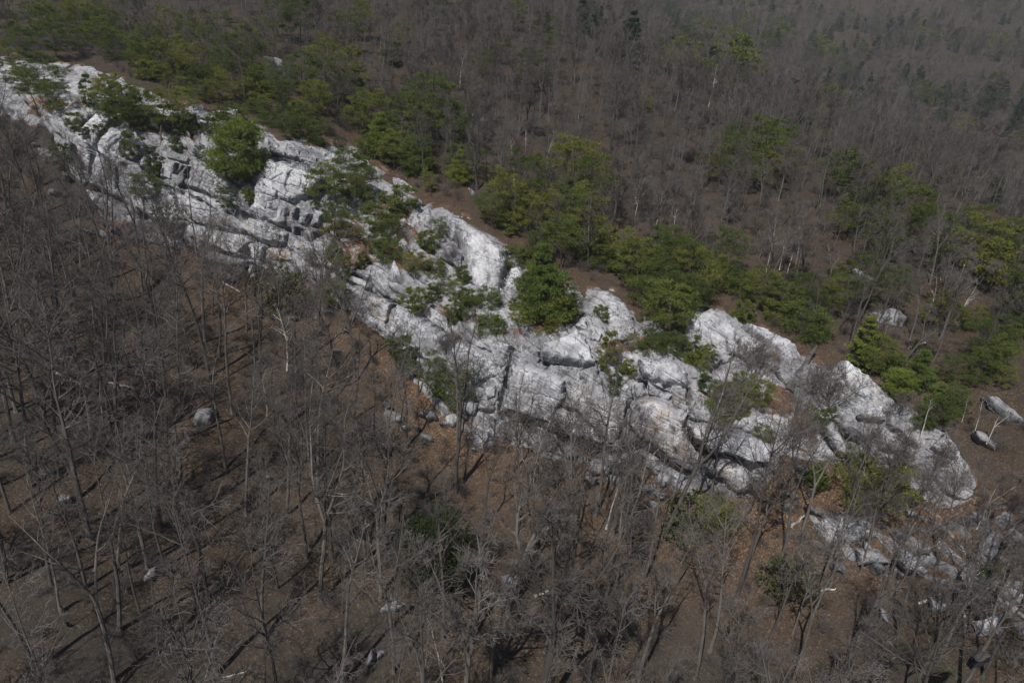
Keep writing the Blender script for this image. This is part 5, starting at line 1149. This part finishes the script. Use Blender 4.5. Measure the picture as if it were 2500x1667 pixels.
# one mass each: the far bare wood, and the twiggy undergrowth
def mass(name, pts, keys, label, cat, hs, sink=.1):
    pts = np.asarray(pts, float); n = len(pts)
    me = bpy.data.meshes.new(name); me.vertices.add(n); P = pts.copy(); P[:, 2] -= sink
    me.vertices.foreach_set('co', P.astype(np.float32).ravel())
    a = me.attributes.new('size', 'FLOAT', 'POINT'); a.data.foreach_set('value', np.asarray(hs, np.float32))
    a = me.attributes.new('turn', 'FLOAT', 'POINT'); a.data.foreach_set('value', (rng.random(n) * 6.283).astype(np.float32))
    a = me.attributes.new('pick', 'INT', 'POINT'); a.data.foreach_set('value', rng.integers(0, len(keys), n).astype(np.int32))
    o = add(name, me, kind='stuff', label=label, category=cat)
    g = bpy.data.node_groups.new(name, 'GeometryNodeTree')
    g.interface.new_socket('Geometry', in_out='INPUT', socket_type='NodeSocketGeometry'); g.interface.new_socket('Geometry', in_out='OUTPUT', socket_type='NodeSocketGeometry')
    gi = g.nodes.new('NodeGroupInput'); go = g.nodes.new('NodeGroupOutput')
    jn = g.nodes.new('GeometryNodeJoinGeometry')
    for k in reversed(keys):
        _, mt, mc, H = KIND[k]
        j2 = g.nodes.new('GeometryNodeJoinGeometry')
        for m in (mt, mc):
            src = next(ob for ob in C.objects if ob.data == m)
            oi = g.nodes.new('GeometryNodeObjectInfo'); oi.inputs['Object'].default_value = src; oi.transform_space = 'ORIGINAL'
            g.links.new(oi.outputs['Geometry'], j2.inputs[0])
        tf = g.nodes.new('GeometryNodeTransform'); tf.inputs['Scale'].default_value = (1 / H, 1 / H, 1 / H)
        g.links.new(j2.outputs[0], tf.inputs['Geometry'])
        gti = g.nodes.new('GeometryNodeGeometryToInstance'); g.links.new(tf.outputs[0], gti.inputs[0]); g.links.new(gti.outputs[0], jn.inputs[0])
    ip = g.nodes.new('GeometryNodeInstanceOnPoints'); ip.inputs['Pick Instance'].default_value = True
    def attr(nm, dt):
        a = g.nodes.new('GeometryNodeInputNamedAttribute'); a.data_type = dt; a.inputs['Name'].default_value = nm; return a.outputs['Attribute']
    cx = g.nodes.new('ShaderNodeCombineXYZ'); g.links.new(attr('turn', 'FLOAT'), cx.inputs[2])
    g.links.new(gi.outputs[0], ip.inputs['Points']); g.links.new(jn.outputs[0], ip.inputs['Instance'])
    g.links.new(attr('pick', 'INT'), ip.inputs['Instance Index'])
    er = g.nodes.new('FunctionNodeEulerToRotation'); g.links.new(cx.outputs[0], er.inputs[0]); g.links.new(er.outputs[0], ip.inputs['Rotation'])
    g.links.new(attr('size', 'FLOAT'), ip.inputs['Scale']); g.links.new(ip.outputs[0], go.inputs[0])
    md = o.modifiers.new('mass', 'NODES'); md.node_group = g
    return o
qf, uf, vf, wf = scatter(-260, 520, 190, 760, 6.5)
okf = (uf > -150) & (uf < 2680) & (vf > -160) & (vf < 700) & (wf > 100)
far = [(x, y, z, h) for (x, y, z), h in zip(qf[okf], rng.uniform(8, 14, okf.sum()))]
allr = np.array(rest + far)
mass('bare_forest', allr[:, :3], ['r0','s1','r2','s0','t1','f1','s2','t5'], 'dense grey leafless forest covering the ridge and far hillside', 'forest', allr[:, 3])
qc, uc, vc, wc = scatter(-120, 480, 170, 760, 15)
okc = (uc > 1400) & (uc < 2600) & (vc > -120) & (vc < 600) & (wc > 150) & (noise3(qc / 70.0) > -.02)
if okc.sum(): mass('conifer_forest', qc[okc], ['D0','D1','D2','O0'], 'dark conifers mingled with the leafless wood of the far hillside', 'forest', rng.uniform(7, 13, okc.sum()))
qs, us, vs_, ws = scatter(-90, 90, 22, 150, 1.9, .5)
oks = (ws > 18) & (us > -260) & (us < 2760) & (vs_ < 1980) & (vs_ > -60) & (rng.random(len(us)) < .55) & (poly_sd(us, vs_, CLIFF) < -4)
belt = (vs_ < rim(us) - 6) & (vs_ > rim(us) - 150) & (us > -100) & (us < 2600) & (ws > 30) & (rng.random(len(us)) < .8)
oks = oks | belt
mass('undergrowth', qs[oks], ['B0','B1','B2'], 'grey twiggy undergrowth covering the forest floor', 'undergrowth', rng.uniform(.5, 1.9, oks.sum()))
open('/tmp/counts.txt','w').write if 0 else print('counts', n_low, len(rest), len(far), int(okc.sum()), int(oks.sum()))

# ------------------------------------------------------------------ fallen timber and a leaning dead trunk
def log(label, x0, y0, x1, y1, rad, name='fallen_log', lift=.05, mat='pale'):
    a, b = root_at(x0, y0), root_at(x1, y1)
    a, b = np.array(a), np.array(b); n = 8; t = np.linspace(0, 1, n)[:, None]
    P = a + (b - a) * t; P[:, 2] = [surf_z(p[0], p[1]) for p in P] if lift is not None else P[:, 2]
    P[:, 2] = np.linspace(P[0, 2], P[-1, 2], n) * .6 + P[:, 2] * .4 + rad * .7
    P += rng.normal(size=P.shape) * rad * .25
    org = P[0].copy(); P -= org
    g = Geo(); Rr = np.linspace(rad, rad * .45, n)[None]
    g.quads(*segs(P[None], Rr, 8))
    p, d, L, q = children(rng, P[None], Rr, np.array([np.linalg.norm(b - a)]), 6, .4, (30, 60), (.08, .2), .5)
    p2, q2 = grow(rng, p, d, L, np.maximum(q, .02), 3, .15, .02, .4); g.quads(*segs(p2, q2, 4))
    o = add(name, g.mesh(name, MAT[mat]), None, org, label=label, category='fallen log', group='fallen logs on the slopes')
    return o
log('long pale log lying across the leaves at the far left', 123, 905, 231, 952, .12)
log('short grey log crossing behind the long pale one', 134, 966, 163, 927, .13)
log('pale log on the left slope among thin trunks', 253, 932, 328, 950, .10)
log('broken white limb on the ground right of the gnarled oak', 1303, 1458, 1366, 1433, .13)
log('pale log lying in the open wood at the right', 2222, 852, 2258, 838, .16)
log('dark log in deep shade on the lower left slope', 168, 1335, 196, 1306, .22, mat='bark')
log('grey log beneath the trees at the lower left centre', 402, 1572, 448, 1584, .15, mat='bark')
log('thin white limb near the bottom edge', 545, 1655, 600, 1640, .07)
log('pale log on orange leaves at the lower right', 1992, 1446, 2036, 1440, .12)
log('white limb among stones at the lower right', 2240, 1475, 2300, 1450, .11)
log('grey log at the foot of the cliff left of the rust streak', 545, 690, 585, 715, .13)
log('dead limb on the gully floor left of the leaning slab', 1930, 1290, 1975, 1262, .12)
# the weathered trunk that leans up the right hand slab
a = np.array(root_at(1922, 950)); b = np.array(root_at(1975, 862)); b = b + np.array([0.3, -0.6, 1.2])
P = np.linspace(a - np.array([0, 0, .3]), b, 9) + rng.normal(size=(9, 3)) * .06; org = P[0].copy(); P = P - org
g = Geo(); g.quads(*segs(P[None], np.array([[.55, .42, .34, .30, .28, .25, .22, .17, .06]]), 9))
tk = np.array([[0, 0, 0.1]]); rr_ = np.random.default_rng(5)
rd = unit(rr_.normal(size=(6, 3)) + np.array([0, -.6, -.4])); Pr, Qr = grow(rr_, np.repeat(P[1:2], 6, 0), rd, np.full(6, 1.3), np.full(6, .16), 4, .2, -.08, .2)
g.quads(*segs(Pr, Qr, 5))
add('leaning_dead_tree', g.mesh('leaning_dead_tree', MAT['bark']), None, org, label='weathered dead trunk leaning up the right hand slab with splayed roots', category='dead tree')

# ------------------------------------------------------------------ the air of the valley
hm = bpy.data.materials.new("haze"); hm.use_nodes = True; t = hm.node_tree; t.nodes.clear()
out = t.nodes.new('ShaderNodeOutputMaterial'); pv = t.nodes.new('ShaderNodeVolumePrincipled')
pv.inputs['Color'].default_value = (.90, .93, 1.0, 1); pv.inputs['Density'].default_value = 0.00013
t.links.new(pv.outputs[0], out.inputs['Volume'])
zl, zh = float(GZ.min()) - 6, max(float(GZ.max()) + 20, CAM[2] + 8)
x0, x1, y0, y1 = gx[0] - 5, gx[-1] + 5, gy[0] - 5, gy[-1] + 5
V = np.array([[x, y, z] for z in (zl, zh) for y in (y0, y1) for x in (x0, x1)])
hz = add('haze', mesh_np('haze', V, np.array([[0, 2, 3, 1], [4, 5, 7, 6], [0, 1, 5, 4], [2, 6, 7, 3], [0, 4, 6, 2], [1, 3, 7, 5]]), hm), kind='stuff')
